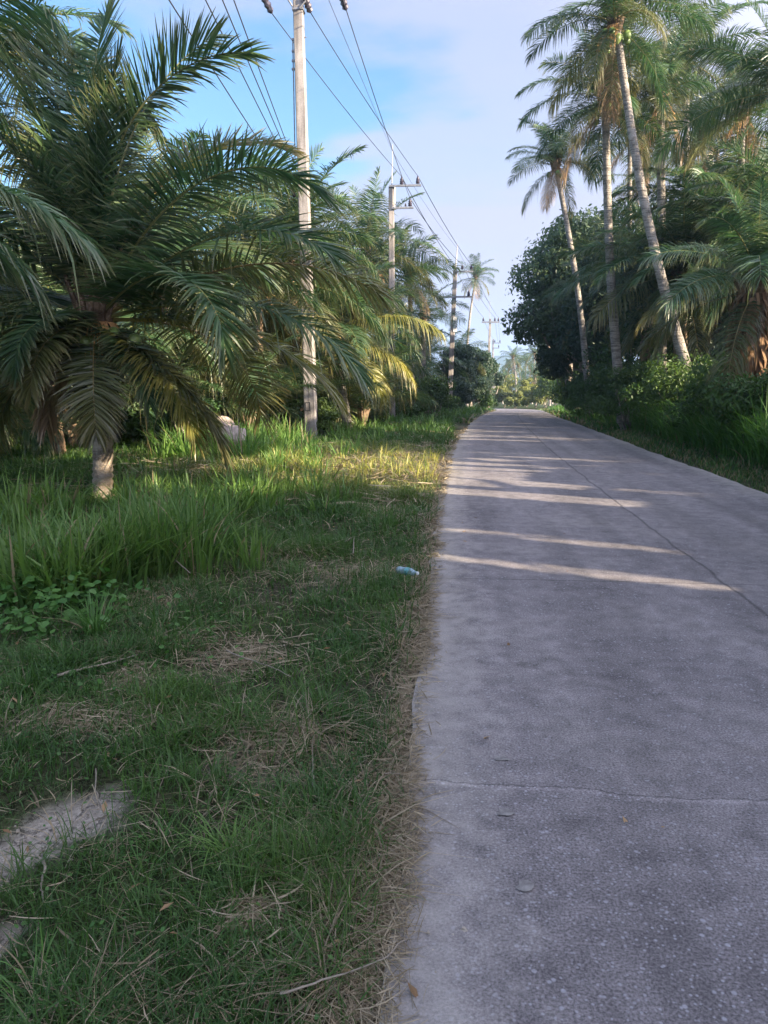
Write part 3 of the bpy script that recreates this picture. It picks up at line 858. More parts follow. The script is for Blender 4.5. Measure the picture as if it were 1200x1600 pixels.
palm(gp(466, 23), at(455, 400, 23), 'palm directly behind the first pole with a dark reddish trunk', L=3.5, n=24, seed=43, mat=M_FIBRE, low=1)
palm(gp(596, 39), at(590, 470, 39), 'palm standing close behind the second pole at its left', L=4.29, n=24, seed=47, low=1)
palm(gp(560, 38), at(572, 395, 38), 'taller palm left of the second pole, crown tops out beside its crossarms', L=4.49, n=24, seed=53, lod=1)
palm(gp(645, 43), at(640, 440, 43), 'feathery palm between the second and third poles', L=3.0, n=24, seed=59, lod=1)
palm(gp(662, 50), at(662, 500, 50), 'low palm just left of the third pole with fronds sweeping to the ground', L=3.0, n=22, seed=61, lod=1, low=1)
palm(gp(730, 100), at(743, 436, 100), 'slim tall palm standing alone against the sky right of the third pole', L=3.3, n=24, seed=67, lod=1, bow=-.5, r0=.2)
palm(gp(716, 66), at(716, 560, 66), 'small palm in front of the dark thicket right of the third pole', L=3.12, n=18, seed=68, lod=1)
kk = 0
for (x, y, h) in [(-8.2, 15, 3.2), (-10.6, 12, 3.6), (-9.6, 19.5, 4.4), (-12.6, 17, 4.0), (-8.8, 26, 4.6), (-12.5, 24, 4.8), (-6.2, 30, 4.8), (-10.5, 33, 5.0), (-15.5, 21, 4.4), (-6.0, 40, 5.2),
                  (-15, 30, 5.0), (-3.5, 52, 5.4), (-10, 45, 5.8), (-17, 14, 4.0), (-2.4, 62, 5.5), (-20, 26, 5), (-22, 38, 5.5), (-15, 55, 6), (-7.2, 23.5, 3.6), (-5.4, 26.5, 4.2), (-9.8, 28.5, 4.0), (-14, 26, 4.2), (-4.6, 34, 4.6)]:
    kk += 1
    palm((x, y, gz(x, y)), (x + random.uniform(-.3, .3), y, h * .68 + float(hz(y))), 'plantation coconut palm deep in the grove behind the left-hand row', 'palms deep in the left plantation', L=4.3, n=22, seed=200 + kk, lod=0 if y < 20 else 1, low=1 + kk % 2, mat=M_FIBRE if kk % 3 else None)

for z in np.arange(1, 12, .9):
    pp = np.array([.25, 53.0, z - .7]); TRUNK_LIT.append((*[float(v) for v in landing(pp)], .75))
for i, (x, y) in enumerate([(-7.2, 18.8), (-9.6, 22.5), (-5.9, 25.2), (-11.8, 17.5), (-4.0, 28.5), (-8.6, 30), (-13.2, 22.5), (-6.8, 21.2), (-10.2, 26.5), (-5.4, 19.9), (-4.6, 22.6), (-8.6, 16.4), (-10.6, 14.6), (-2.9, 25.4), (-9.0, 19.6)]):
    palm((x, y, gz(x, y)), (x, y, .55 + float(hz(y))), 'young trunkless palm filling the shade under the left-hand palms', 'young palms under the left row', L=3.0, n=15, seed=900 + i, low=4, mat=M_FIBRE, r0=.12, r1=.1)
for i, (x, y, rx, h, lab) in enumerate([(-5.0, 24.2, 1.6, 2.0, 'dark shrub between the first pole and the yellow-fronded palm'), (-7.6, 24.6, 1.8, 2.3, 'dark shrub left of the first pole deep under the palms'),
                                 (-10.4, 21.0, 1.7, 2.1, 'dark shrub behind the reddish trunk under the left palms'), (-13.2, 19.6, 1.8, 2.2, 'dark shrub far left under the plantation palms'),
                                 (-3.4, 33.0, 1.6, 2.2, 'dark shrub in front of the second pole foot'), (-6.2, 32.5, 1.9, 2.4, 'dark shrub left of the second pole under the palms'), (-1.0, 41, 1.6, 2.2, 'dark shrub right of the second pole foot')]):
    SHRUBS.append((x, y, rx, h, lab))
# tall palms at the right
palm(gp(1112, 24), at(962, 40, 24), 'tallest palm on the right with a long grey trunk leaning left', L=3.15, n=25, seed=71, lod=0, bow=.35, r0=.165, r1=.10, nuts=8, stalks=3)
palm(gp(979, 27.5), at(946, 165, 27.5), 'straight slender palm nearest the road on the right, its pale trunk bare to the hedge', L=3.04, n=24, seed=73, lod=0, r0=.17, r1=.12, nuts=5, stalks=2, bow=.15)
palm(gp(1040, 28), at(1032, 160, 28), 'upright palm right behind the leaning one, crowns overlapping', L=3.07, n=22, seed=79, r0=.17, r1=.12, nuts=4, stalks=2)
palm(gp(925, 38), at(868, 262, 38), 'palm leaning over the broadleaf tree with a ragged brown-tipped crown', L=2.76, n=22, seed=83, r0=.16, r1=.11, bow=-.25, nuts=4, stalks=3, lod=0)
palm(gp(1110, 37), at(1098, 215, 37), 'palm with an orange bunch of dead leaves below its crown, right of the leaning trunk', L=3.07, n=20, seed=89, stalks=6, lod=0)
palm(gp(1010, 46), at(1005, 292, 46), 'smaller farther palm seen between the two straight trunks', L=3.07, n=18, seed=97, lod=1, stalks=2)
palm(gp(1225, 22), at(1225, 150, 22), 'palm cut by the right edge of the photo with fronds reaching left into the sky', L=3.31, n=20, seed=101, lod=0, low=1)
palm(gp(1165, 33), at(1165, 300, 33), 'mid-height palm with greenish crown above the right-hand thicket', L=3.31, n=20, seed=103, lod=0)
palm(gp(1078, 35), at(1072, 98, 35), 'slim palm whose crown shows between the two tallest crowns on the right', L=3.43, n=20, seed=109, r0=.15, r1=.10, nuts=4)
palm(gp(1150, 29), at(1160, 190, 29), 'slim palm just left of the palm cut by the right edge', L=3.26, n=20, seed=113, r0=.15, r1=.10, stalks=3)
palm(gp(985, 41), at(984, 222, 41), 'slim palm behind the slender straight trunk, crown lower than its neighbours', L=3.52, n=20, seed=127, r0=.15, r1=.10)
# low dense palms making the dark wall at the right
kk = 0
for (px, Y, hy, lab) in [(1150, 26, 440, 'low spreading palm in the dark wall above the tall grass at the right'),
                         (1065, 27, 440, 'low palm with drooping fronds right of the leaning trunk foot'),
                         (1010, 33, 440, 'low palm between the straight palm trunk and the leaning trunk'),
                         (1230, 24, 370, 'low palm at the right edge rising behind the shaggy trunk'),
                         (1120, 29, 350, 'bushy palm whose crown fills the space right of the leaning trunk'),
                         (950, 44, 470, 'low palm in shade behind the slender bare trunk')]:
    kk += 1
    palm(gp(px, Y), at(px, hy, Y), lab, L=3.9, n=30, seed=300 + kk, lod=0, low=1, mat=M_FIBRE, r0=.25, r1=.2)
# the shaggy trunk at the right edge, lit orange
def shaggy_palm():
    b = gp(1172, 17.5)
    crown = at(1178, 450, 17.5)
    root = palm(b, crown, 'shaggy-trunked palm at the right edge wrapped in sunlit orange-brown dead fibre', L=2.9, n=22, seed=107, lod=0, low=1, mat=M_FIBRE, r0=.30, r1=.28, flare=1.1)
    r = np.random.default_rng(5); n = 520
    az = r.uniform(0, 6.28, n); z0 = r.uniform(.7, crown[2] - b[2], n); ln = r.uniform(.4, 1.1, n)
    d = np.stack([np.cos(az), np.sin(az), 0 * az], -1)
    P = np.zeros((n, 4, 3))
    tz = (z0 / (crown[2] - b[2]))[:, None]
    cxy = (crown - b)[:2] * tz
    for i, u in enumerate(np.linspace(0, 1, 4)):
        P[:, i, :2] = cxy + d[:, :2] * (.3 + .22 * u * r.uniform(.4, 1.8, n))[:, None]
        P[:, i, 2] = z0 - ln * u
    P[..., 2] = np.maximum(P[..., 2], .05)
    t = np.stack([-np.sin(az), np.cos(az), 0 * az], -1)
    Wd = t[:, None] * (r.uniform(.012, .05, n)[:, None] * np.array([.8, 1, .7, .1]))[..., None]
    V, Q = ribbons(P, Wd)
    c = np.array([.13, .075, .04]) + r.random((n, 1)) * np.array([.20, .13, .08])
    add_mesh('hanging_fibre', V, Q, np.repeat(c, 8, axis=0), M_STRAW, root)
    for z in (1.0, 1.7, 2.4):
        p = np.array([b[0], b[1], z + b[2]]); lx, ly = landing(p)
        TRUNK_LIT.append((lx, ly, .5))
shaggy_palm()

# sunlit grove at the road's end
kk = 0
for (px, Y, hy) in [(786, 150, 590), (797, 170, 578), (806, 135, 560), (815, 160, 572), (822, 190, 566), (832, 150, 553), (842, 170, 560), (852, 140, 545), (838, 125, 590),
                    (864, 150, 548), (879, 170, 560), (775, 210, 596), (793, 230, 590), (860, 120, 585), (820, 120, 600), (848, 210, 575), (770, 160, 602), (826, 230, 580)]:
    kk += 1
    b = gp(px, Y); c = at(px + random.uniform(-6, 6), hy, Y)
    palm(b, c, 'slender sunlit coconut palm in the far grove where the road bends away', 'far palms beyond the road bend', L=random.uniform(2.8, 3.6), n=16, seed=400 + kk, lod=1, r0=.17, r1=.12, bow=random.uniform(-.4, .4), whole=True)

# ------------------------------------------------------------------ broadleaf foliage
def leaf_cloud(center, radii, n, leaf, lumps, seed, c0, c1, filt=True, up=.35, zmin=None, spread=.35):
    r = np.random.default_rng(seed)
    center = np.array(center, float); radii = np.array(radii, float)
    d = r.normal(size=(lumps, 3)); d /= np.linalg.norm(d, axis=1)[:, None]
    d[:, 2] = np.where(d[:, 2] < -.5, -d[:, 2], d[:, 2])
    lc = d * radii * r.uniform(.4, 1.08, (lumps, 1)) * .84
    lr = r.uniform(.18, .44, lumps) * radii.min() * 1.0
    li = r.choice(lumps, n, p=lr ** 2 / (lr ** 2).sum())
    e = r.normal(size=(n, 3)); e /= np.linalg.norm(e, axis=1)[:, None]
    rad = lr[li] * r.uniform(.55, 1.12, n) ** .7 * (1 + .25 * (r.random(n) < .1))
    P = lc[li] + e * rad[:, None] * np.array([1.15, 1.15, .8])
    P = P + center
    if zmin is not None:
        P[:, 2] = np.maximum(P[:, 2], zmin + r.uniform(0, .25, n))
    if filt:
        lx, ly = landing(P)
        keep = (lit(lx, ly, filt == 'deep') < .5)
        P = P[keep]; e = e[keep]; li = li[keep]; n = len(P)
    nrm = e * .6 + np.array([0, 0, up]) + r.normal(0, .45, (n, 3)); nrm /= np.linalg.norm(nrm, axis=1)[:, None]
    a = np.cross(nrm, r.normal(size=(n, 3))); a /= np.linalg.norm(a, axis=1)[:, None] + 1e-9
    a[:, 2] -= .35; a /= np.linalg.norm(a, axis=1)[:, None]
    b = np.cross(nrm, a)
    s = leaf * r.uniform(.6, 1.3, n)[:, None]
    V = np.stack([P - a * s, P + b * s * .45 + nrm * s * .12, P + a * s * 1.1, P - b * s * .45 + nrm * s * .12], 1).reshape(-1, 3)
    Q = np.arange(n * 4).reshape(n, 4)
    lt = r.random(lumps)[li]
    f = np.clip(lt * .55 + r.random(n) * .45, 0, 1)[:, None]
    c = np.array(c0) + (np.array(c1) - np.array(c0)) * f
    return V, Q, np.repeat(c, 4, axis=0)
GRN = ((.028, .060, .020), (.085, .150, .036))
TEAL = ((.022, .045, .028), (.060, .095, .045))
LIME = ((.05, .09, .02), (.15, .21, .045))
def stems(base, radii, n, seed, h, rad=.03):
    r = np.random.default_rng(seed); parts = []
    for i in range(n):
        az = r.uniform(0, 6.28)
        tip = np.array([math.cos(az) * radii[0] * r.uniform(.2, .7), math.sin(az) * radii[1] * r.uniform(.2, .7), h * r.uniform(.6, .95)])
        p0 = np.array([r.uniform(-.1, .1), r.uniform(-.1, .1), -.1])
        mid = (p0 + tip) / 2 + r.normal(0, .12, 3)
        v, q = tube(np.array([p0, mid, tip]), [rad, rad * .7, rad * .3], 6)
        parts.append((v, q, (1, 1, 1)))
    return merge(parts)
def bush(x, y, rx, ry, h, label, seed, n=6000, leaf=.07, pal=GRN, lumps=26, group=None, name='bush', filt=True):
    z = float(gz(x, y))
    root = empty(name, (x, y, z))
    tag(root, label, 'bush', group)
    V, Q, C = leaf_cloud((x, y, z + h * .48), (rx, ry, h * .56), n, leaf, lumps, seed, *pal, filt=filt, zmin=z)
    add_mesh('foliage', V - np.array([x, y, z]), Q, C, M_LEAF, root)
    V, Q, C = stems((x, y, z), (rx, ry), 7, seed, h * .7)
    add_mesh('stem', V, Q, None, M_BARK, root)
    return root
def tree(x, y, h, rx, label, seed, n=24000, leaf=.13, pal=TEAL, trunk_h=None, lumps=46, group=None, name='broadleaf_tree', filt=True, cz=.6, rz=.42, tr=.22, ry=None):
    z = float(gz(x, y)); ry = ry or rx
    root = empty(name, (x, y, z))
    tag(root, label, 'tree', group)
    cc = np.array([0, 0, h * cz])
    V, Q, C = leaf_cloud(np.array([x, y, z]) + cc, (rx, ry, h * rz), n, leaf, lumps, seed, *pal, filt=filt, zmin=z + .1)
    add_mesh('crown', V - np.array([x, y, z]), Q, C, M_LEAF, root)
    r = np.random.default_rng(seed + 1)
    parts = []
    P, t = trunk_pts((0, 0, -.2), (r.uniform(-.4, .4), r.uniform(-.4, .4), h * .62), .2, 12)
    v, q = tube(P, np.interp(t, [0, .08, 1], [tr * 1.5, tr, tr * .45]), 10); parts.append((v, q, (1, 1, 1)))
    for i in range(9):
        j = int(r.integers(3, 11)); az = i * 2.4 + r.uniform(-.3, .3)
        tip = P[j] + np.array([math.cos(az) * rx * r.uniform(.5, .85), math.sin(az) * ry * r.uniform(.5, .85), h * r.uniform(.12, .32)])
        mid = P[j] * .5 + tip * .5 + np.array([0, 0, -.05 * h]) + r.normal(0, .15, 3)
        v, q = tube(np.array([P[j], mid, tip]), [tr * .42, tr * .26, tr * .08], 6); parts.append((v, q, (1, 1, 1)))
    V, Q, C = merge(parts)
    add_mesh('trunk', V, Q, None, M_BARK, root, smooth=True)
    return root
# large dark tree beside the road, right
def px_x(px, Y): return float(at(px, 600, Y)[0])
tree(px_x(893, 50), 50, 13.4, 4.0, 'large dark broadleaf tree overhanging the road beside the bend', 601, 38000, .155, ((.035, .070, .038), (.11, .16, .07)), lumps=62, cz=.54, rz=.45, tr=.3)
tree(px_x(925, 58), 58, 12.5, 4.6, 'dark tree filling the gap behind the leaning palm on the right', 602, 26000, .16, TEAL, lumps=50, cz=.5, rz=.48)
tree(px_x(985, 42), 42, 11.0, 4.2, 'dense shaded tree behind the straight palm trunks', 603, 28000, .13, TEAL, lumps=50, cz=.48, rz=.5)
tree(px_x(1075, 34), 34, 8.2, 4.2, 'shaded tree behind the foot of the tallest leaning palm', 604, 26000, .11, GRN, lumps=50, cz=.48, rz=.5)
tree(px_x(1180, 29), 29, 8.6, 4.2, 'dark leafy tree under the palms at the right edge', 605, 26000, .11, TEAL, lumps=50, cz=.48, rz=.5)
tree(px_x(1120, 40), 41, 10.5, 4.0, 'tall shaded tree behind the right-hand palm cluster', 606, 20000, .14, TEAL, lumps=40, cz=.5, rz=.48)
tree(px_x(888, 54), 54, 7.6, 2.4, 'low dark tree filling in below the large overhanging broadleaf crown', 607, 15000, .15, ((.03, .06, .035), (.07, .11, .05)), lumps=30, cz=.5, rz=.5)
tree(px_x(905, 47), 48, 6.5, 2.0, 'small shaded tree at the foot of the large broadleaf tree', 608, 12000, .14, TEAL, lumps=26, cz=.5, rz=.5)
# thicket left of the bend
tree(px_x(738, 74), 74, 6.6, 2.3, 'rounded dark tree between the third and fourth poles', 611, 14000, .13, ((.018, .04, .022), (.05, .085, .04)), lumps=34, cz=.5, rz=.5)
tree(px_x(762, 82), 83, 6.2, 1.5, 'narrow dark tree wrapped round the foot of the fourth pole', 612, 9000, .13, TEAL, lumps=24, cz=.5, rz=.5)
tree(px_x(712, 62), 64, 5.6, 1.9, 'dark bushy tree right behind the third pole', 613, 11000, .12, TEAL, lumps=28, cz=.5, rz=.5)
bush(px_x(762, 68), 68, 1.0, 1.6, 1.5, 'low dark scrub at the left road edge before the bend', 614, 3000, .08)
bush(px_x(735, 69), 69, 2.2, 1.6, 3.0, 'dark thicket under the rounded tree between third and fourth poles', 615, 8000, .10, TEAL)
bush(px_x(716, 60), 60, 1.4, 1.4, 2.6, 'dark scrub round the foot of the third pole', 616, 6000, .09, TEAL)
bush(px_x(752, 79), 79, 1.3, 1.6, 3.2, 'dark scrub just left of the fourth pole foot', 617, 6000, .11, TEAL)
# hedge right, near to far
HB = [(6.3, 12.8, 0.9, 1.2, 1.2, 'low leafy weeds under the tall grass at the right edge'),
      (6.6, 16, 1.1, 1.5, 1.9, 'rounded green bush in front of the shaggy palm trunk'),
      (6.7, 19.2, 1.2, 1.6, 2.3, 'bright-topped bush right of the leaning trunk foot'),
      (6.9, 22.4, 1.3, 1.7, 2.5, 'wide bush under the leaning palm trunk'),
      (6.8, 25.6, 1.3, 1.7, 2.3, 'bush covered in creeper left of the leaning palm trunk'),
      (7.2, 29.2, 1.4, 1.8, 2.5, 'dense bush in front of the upright palm trunk'),
      (7.3, 32.8, 1.4, 1.9, 2.4, 'bush at the foot of the slender straight palm'),
      (7.5, 36.8, 1.4, 2, 2.5, 'bush in deep shade left of the slender palm trunk'),
      (7.7, 41.2, 1.4, 2.2, 2.7, 'bush at the foot of the palm that leans over the broadleaf tree'),
      (7.9, 46, 1.2, 2.4, 2.8, 'hedge bush directly below the large broadleaf tree'),
      (8.7, 52, 1.4, 2.8, 3, 'hedge bush behind the large broadleaf tree trunk'),
      (9.7, 59, 1.5, 3, 3.2, 'dark hedge bush where the road narrows out of sight'),
      (10.8, 66, 1.6, 3.2, 3.4, 'far dark hedge bush at the inside of the bend'),
      (11.8, 75, 1.7, 3.4, 3.4, 'farthest shaded hedge bush at the bend')]
HB.append((6.15, 26.3, 1.0, 1.3, 2.3, 'bush directly in front of the slender bare palm trunk by the road'))
for i, (x, y, rx, ry, h, lab) in enumerate(HB):
    bush(x, y, rx, ry, h, lab, 700 + i, 7500 if y < 35 else 6000, .055 if y < 30 else .085, GRN if i % 3 else ((.03, .06, .02), (.10, .16, .035)))
for i, (x, y, rx, h) in enumerate([(10.8, 24, 1.8, 3.2), (11.0, 28.5, 1.9, 3.4), (10.8, 33.5, 1.9, 3.6), (11.6, 38.5, 2.0, 3.8), (11, 20, 1.5, 2.2)]):
    bush(x, y, rx, rx, h, 'dark undergrowth filling in behind the right-hand hedge', 730 + i, 7000, .09, TEAL, group='undergrowth behind the hedge')
for i, y in enumerate([9.6, 7.2, 4.6, 2.0, -.8, -3.6, -6.6, -9.6]):  # low hedge out of view, added to stop stray sunlight on the road
    bush(7.1 + .3 * (i % 2), y, 1.7, 2.0, 3.8, 'unseen bush added beside the viewpoint to shade the road', 740 + i, 11000, .10, GRN, group='added shading hedge beside the viewpoint', filt='deep')
# bushes at the road end
SUN_TINTED = ((.10, .13, .03), (.26, .27, .07))  # leaf greens yellowed and brightened so these bushes look sunlit
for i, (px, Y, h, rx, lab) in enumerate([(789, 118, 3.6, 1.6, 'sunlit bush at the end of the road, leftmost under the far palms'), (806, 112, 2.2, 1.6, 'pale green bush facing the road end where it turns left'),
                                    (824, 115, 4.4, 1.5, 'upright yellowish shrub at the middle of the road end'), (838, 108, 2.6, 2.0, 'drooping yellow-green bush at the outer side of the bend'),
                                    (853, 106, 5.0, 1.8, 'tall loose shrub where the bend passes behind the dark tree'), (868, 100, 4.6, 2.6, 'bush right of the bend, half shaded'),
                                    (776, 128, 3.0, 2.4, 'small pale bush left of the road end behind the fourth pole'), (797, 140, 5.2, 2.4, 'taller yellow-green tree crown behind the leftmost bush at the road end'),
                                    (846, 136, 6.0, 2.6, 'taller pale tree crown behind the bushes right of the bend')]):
    bush(px_x(px, Y), Y, rx, rx, h, lab, 760 + i, 4500, .17, SUN_TINTED if i != 5 else LIME, lumps=16)
# left thickets under the palms
bush(*G(292, 712)[:2], .55, .5, 1.9, 'dark creeper-covered stump with broad leaves behind the big palm', 780, 6500, .055, ((.018, .045, .016), (.07, .14, .03)), filt=False, name='creeper_bush')
bush(px_x(505, 21), 21, .45, .6, 1.25, 'bright yellow-green shrub touching the right side of the first pole', 781, 3500, .05, LIME, filt=False)
for i, (x, y, rx, h, lab) in enumerate([(-5.4, 22.5, 1.3, 1.3, 'low scrub behind the first pole under the palms'), (-3.4, 29, 1.2, 1.2, 'green scrub at the foot of the palm before the second pole'),
                                 (-2.0, 37, 1.2, 1.5, 'scrub hiding the foot of the second pole'), (-1.2, 45, 1.3, 1.4, 'scrub halfway between second and third poles'),
                                 (-7.6, 17.6, 1.2, 1.2, 'scrub in the shadow left of the reddish palm trunk'), (0.2, 52, 1.1, 1.2, 'low scrub left of the third pole foot')]):
    bush(x, y, rx, rx, h, lab, 785 + i, 5000, .07, GRN, filt=False)
for i, (x, y, rx, h, lab) in enumerate(SHRUBS):
    bush(x, y, rx, rx, h, lab, 830 + i, 6000, .085, GRN, filt=False)
for i, (x, y, rx, h) in enumerate([(-13, 40, 4, 5), (-20, 34, 4, 5), (-25, 46, 5, 6), (-7, 58, 4, 5.5), (-16, 66, 5, 6), (-24, 24, 3.5, 4.5), (-30, 34, 5, 6), (-21, 56, 5, 6), (-12, 50, 4, 5.5), (-30, 60, 6, 7), (-37, 50, 6, 7), (-9, 34, 2.5, 4), (-17, 46, 4, 5.5), (-6, 47, 2.5, 4.5), (-43, 62, 7, 7), (-16, 33, 3, 4.2), (-21, 30, 3, 4.2), (-11.5, 37, 3, 4.5), (-26, 38, 4, 5), (-34, 44, 5, 5.5), (-4, 70, 3.5, 5.5), (-19, 17, 2.5, 3.5)]):
    tree(x, y, h, rx, 'low shadowy tree closing the view behind the left plantation', 800 + i, 9000, .2, GRN, lumps=30, group='trees behind the left plantation', filt=False, cz=.5, rz=.5)
# trees of the same roadside wood beside and behind the photographer; they shade the road, with leaves left out for the sun streaks
kk = 0
for (x, y, h, rx) in [(8.8, 11.0, 8.5, 2.4), (8.4, 8.0, 9.5, 2.6), (8.4, 4.4, 10, 2.7), (8.6, 0.8, 10.0, 2.8), (8.3, -2.8, 10, 2.7), (8.8, -6.4, 10, 2.9), (8.8, -10.4, 10, 3), (9.2, -15, 10, 3.2), (9.4, -20, 10, 3.4),
                     (12.6, 9, 12.5, 3.2), (12.8, 3, 13, 3.4), (13, -3, 13, 3.4), (13.2, -9, 13, 3.4), (13.5, -16, 13, 3.6), (12.4, 14.5, 9.0, 2.8)]:
    kk += 1
    tree(x, y, h, rx, 'roadside tree of the right-hand wood standing past the right edge of the photo', 850 + kk, 15000, .17, GRN, lumps=44, group='roadside wood beside the viewpoint', filt='deep', cz=.47, rz=.55)

# ------------------------------------------------------------------ utility poles
def insul(parent, p, h=.28, r=.075, down=False, name='insulator'):
    prof = [(0, .03), (.05, r), (.25, r * .75), (.32, r), (.5, r * .62), (.56, r * .85), (.78, r * .5), (1, .025)]
    pts = np.array([[0, 0, (-1 if down else 1) * t * h] for t, _ in prof]) + np.array(p)
    v, q = tube(pts, [q_ for _, q_ in prof], 10)
    return add_mesh(name, v, q, None, M_PORC, parent, smooth=True)
def shaft(root, h, w0, w1, lean=(0, 0)):
    parts = []
    n = 10
    V = []
    for i in range(n + 1):
        t = i / n; w = (w0 + (w1 - w0) * t) / 2; b = w * .82
        ring = [(-b, -w), (b, -w), (w, -b), (w, b), (b, w), (-b, w), (-w, b), (-w, -b)]
        for a, c in ring: V.append((a + lean[0] * t, c + lean[1] * t, -.3 + (h + .3) * t))
    Q = []
    for i in range(n):
        for j in range(8):
            Q.append((i * 8 + j, i * 8 + (j + 1) % 8, (i + 1) * 8 + (j + 1) % 8, (i + 1) * 8 + j))
    s = n * 8
    Q += [(s, s + 1, s + 2, s + 3), (s, s + 3, s + 4, s + 5), (s, s + 5, s + 6, s + 7)]
    return add_mesh('shaft', V, Q, None, M_POLE, root)
def part_box(root, name, c, s, mat):
    v, q = box(c, s); return add_mesh(name, v, q, None, mat, root)
def part_tube(root, name, pts, r, mat, sides=6):
    v, q = tube(np.array(pts, float), r, sides); return add_mesh(name, v, q, None, mat, root)
WP = {}
# pole 1
b1 = G(487, 690); b1[2] = gz(b1[0], b1[1]); Y1 = b1[1]
t1 = at(465, -30, Y1)
p1 = empty('utility_pole', b1)
tag(p1, 'nearest concrete utility pole on the left, rising out of the top of the photo', 'utility pole', 'roadside utility poles')
h1 = t1[2] - b1[2]
lean1 = (t1[0] - b1[0], 0)
shaft(p1, h1, .34, .235, lean1)
def rel1(px, py, dy=0): return at(px, py, Y1) - b1 + np.array([0, dy, 0])
part_box(p1, 'crossarm', rel1(478, -16, -.22), (2.6, .11, .11), M_STEEL)
part_tube(p1, 'brace', [rel1(440, -14, -.19), rel1(459, 15, -.17)], .022, M_STEEL)
part_tube(p1, 'brace', [rel1(497, -14, -.19), rel1(470, 18, -.17)], .022, M_STEEL)
part_box(p1, 'clamp_band', rel1(466.5, 17, 0), (.285, .285, .05), M_STEEL)
for nm, (px, py, px2, py2) in {'a': (410, -8, 423, 17), 'b': (477, -2, 484, 16), 'c': (533, -8, 540, 12)}.items():
    a = rel1(px, py, -.2); b = rel1(px2, py2, .12)
    pts = [a + (b - a) * t for t in np.linspace(0, 1, 9)]
    part_tube(p1, 'strain_insulator', pts, [.03, .095, .07, .10, .07, .10, .07, .09, .03], M_PORC, 10)
    WP[('1', nm)] = b + b1
part_tube(p1, 'conduit', [rel1(457.5, 64, 0), rel1(461, 250, 0)], .016, M_STEEL)
for py in (62, 80, 95, 108): part_box(p1, 'conduit_clip', rel1(459, py, 0), (.10, .06, .05), M_STEEL)
part_tube(p1, 'step_bolt', [rel1(472, 59, 0), rel1(479, 58, 0)], .012, M_STEEL)
# low-voltage rack
rack_z = []
for i, (px, py) in enumerate([(461, 250), (461.5, 262), (462, 276), (463, 305)]):
    p = rel1(px - 3, py, -.02)
    insul(p1, p - np.array([0, 0, .05]), .10, .05, name='spool_insulator'); WP[('1', 'l%d' % i)] = p + b1
# stencilled number plates on the shaft
for (px, py, w, h) in [(482.5, 635, .12, .22), (489, 682, .10, .07)]:
    c = rel1(px, py, 0); t = c[2] / h1
    yf = -(.34 + (.235 - .34) * t) / 2 - .004
    parts = []
    for (ox, oz, sx, sz) in [(-w / 2, 0, .022, h), (w / 2, 0, .022, h), (0, h / 2, w, .022), (0, -h / 2, w, .022)]:
        v, q = box((c[0] + ox, yf, c[2] + oz), (sx, .006, sz)); parts.append((v, q, (1, 1, 1)))
    V, Q, C = merge(parts); add_mesh('stencil_mark', V, Q, None, M_MARK, p1)
# pole 2
Y2 = 36.0
b2 = at(613, 600, Y2); b2[2] = gz(b2[0], Y2)
t2 = at(611.5, 292, Y2)
p2 = empty('utility_pole', b2)
tag(p2, 'second utility pole, whitish, with offset crossarms on its right and a lightning spike', 'utility pole', 'roadside utility poles')
shaft(p2, t2[2] - b2[2], .31, .24, (t2[0] - b2[0], 0))
def rel2(px, py, dy=0): return at(px, py, Y2) - b2 + np.array([0, dy, 0])
part_tube(p2, 'lightning_spike', [rel2(612, 296), rel2(613.5, 226)], [.03, .014], M_STEEL)
c = (rel2(611, 292, -.16) + rel2(656, 291, -.16)) / 2
part_box(p2, 'crossarm', c, (1.46, .09, .08), M_STEEL)
c = (rel2(614, 327, -.16) + rel2(645, 325, -.16)) / 2
part_box(p2, 'crossarm', c, (1.0, .09, .08), M_STEEL)
part_tube(p2, 'brace', [rel2(617, 294, -.2), rel2(617, 326, -.2)], .03, M_STEEL)
for nm, px, py in (('a', 628, 291), ('b', 653, 290), ('c', 641, 325)):
    p = rel2(px, py, -.16) + np.array([0, 0, .04]); insul(p2, p, .34, .10); WP[('2', nm)] = p + b2 + np.array([0, 0, .34])
p = rel2(634, 325, -.16) + np.array([0, 0, .04]); insul(p2, p, .13, .05)
WP[('2', 'g')] = rel2(613, 236) + b2
for i in range(4): WP[('2', 'l%d' % i)] = rel2(607.5, [418, 426, 434, 450][i]) + b2
part_box(p2, 'cable_rack', rel2(609, 434), (.06, .1, 1.3), M_STEEL)
# pole 3
Y3 = 53.0
b3 = at(702, 600, Y3); b3[2] = gz(b3[0], Y3)
t3 = at(711.5, 418, Y3)
p3 = empty('utility_pole', b3)
tag(p3, 'third utility pole, reddish grey, with a white box on its shaft and two crossarms', 'utility pole', 'roadside utility poles')
shaft(p3, t3[2] - b3[2], .38, .27, (t3[0] - b3[0], 0))
def rel3(px, py, dy=0): return at(px, py, Y3) - b3 + np.array([0, dy, 0])
part_tube(p3, 'lightning_spike', [rel3(711.5, 420), rel3(715, 382)], [.06, .025], M_STEEL)
part_box(p3, 'crossarm', (rel3(712, 425, -.2) + rel3(738, 425, -.2)) / 2, (1.25, .1, .1), M_STEEL)
part_box(p3, 'crossarm', (rel3(683, 463, -.2) + rel3(735, 466, -.2)) / 2, (2.45, .11, .11), M_STEEL)
part_box(p3, 'fuse_box', rel3(711, 507, -.05), (.26, .3, 1.0), M_BOX)
for nm, px, py in (('a', 708.5, 422), ('c', 722, 423), ('b', 736, 423)):
    p = rel3(px, py, -.2) + np.array([0, 0, .05]); insul(p3, p, .32, .10); WP[('3', nm)] = p + b3 + np.array([0, 0, .32])
for px, dn in ((682, False), (687, True), (732, False)):
    insul(p3, rel3(px, 464, -.2), .4, .12, dn)
WP[('3', 'g')] = rel3(714.5, 388) + b3
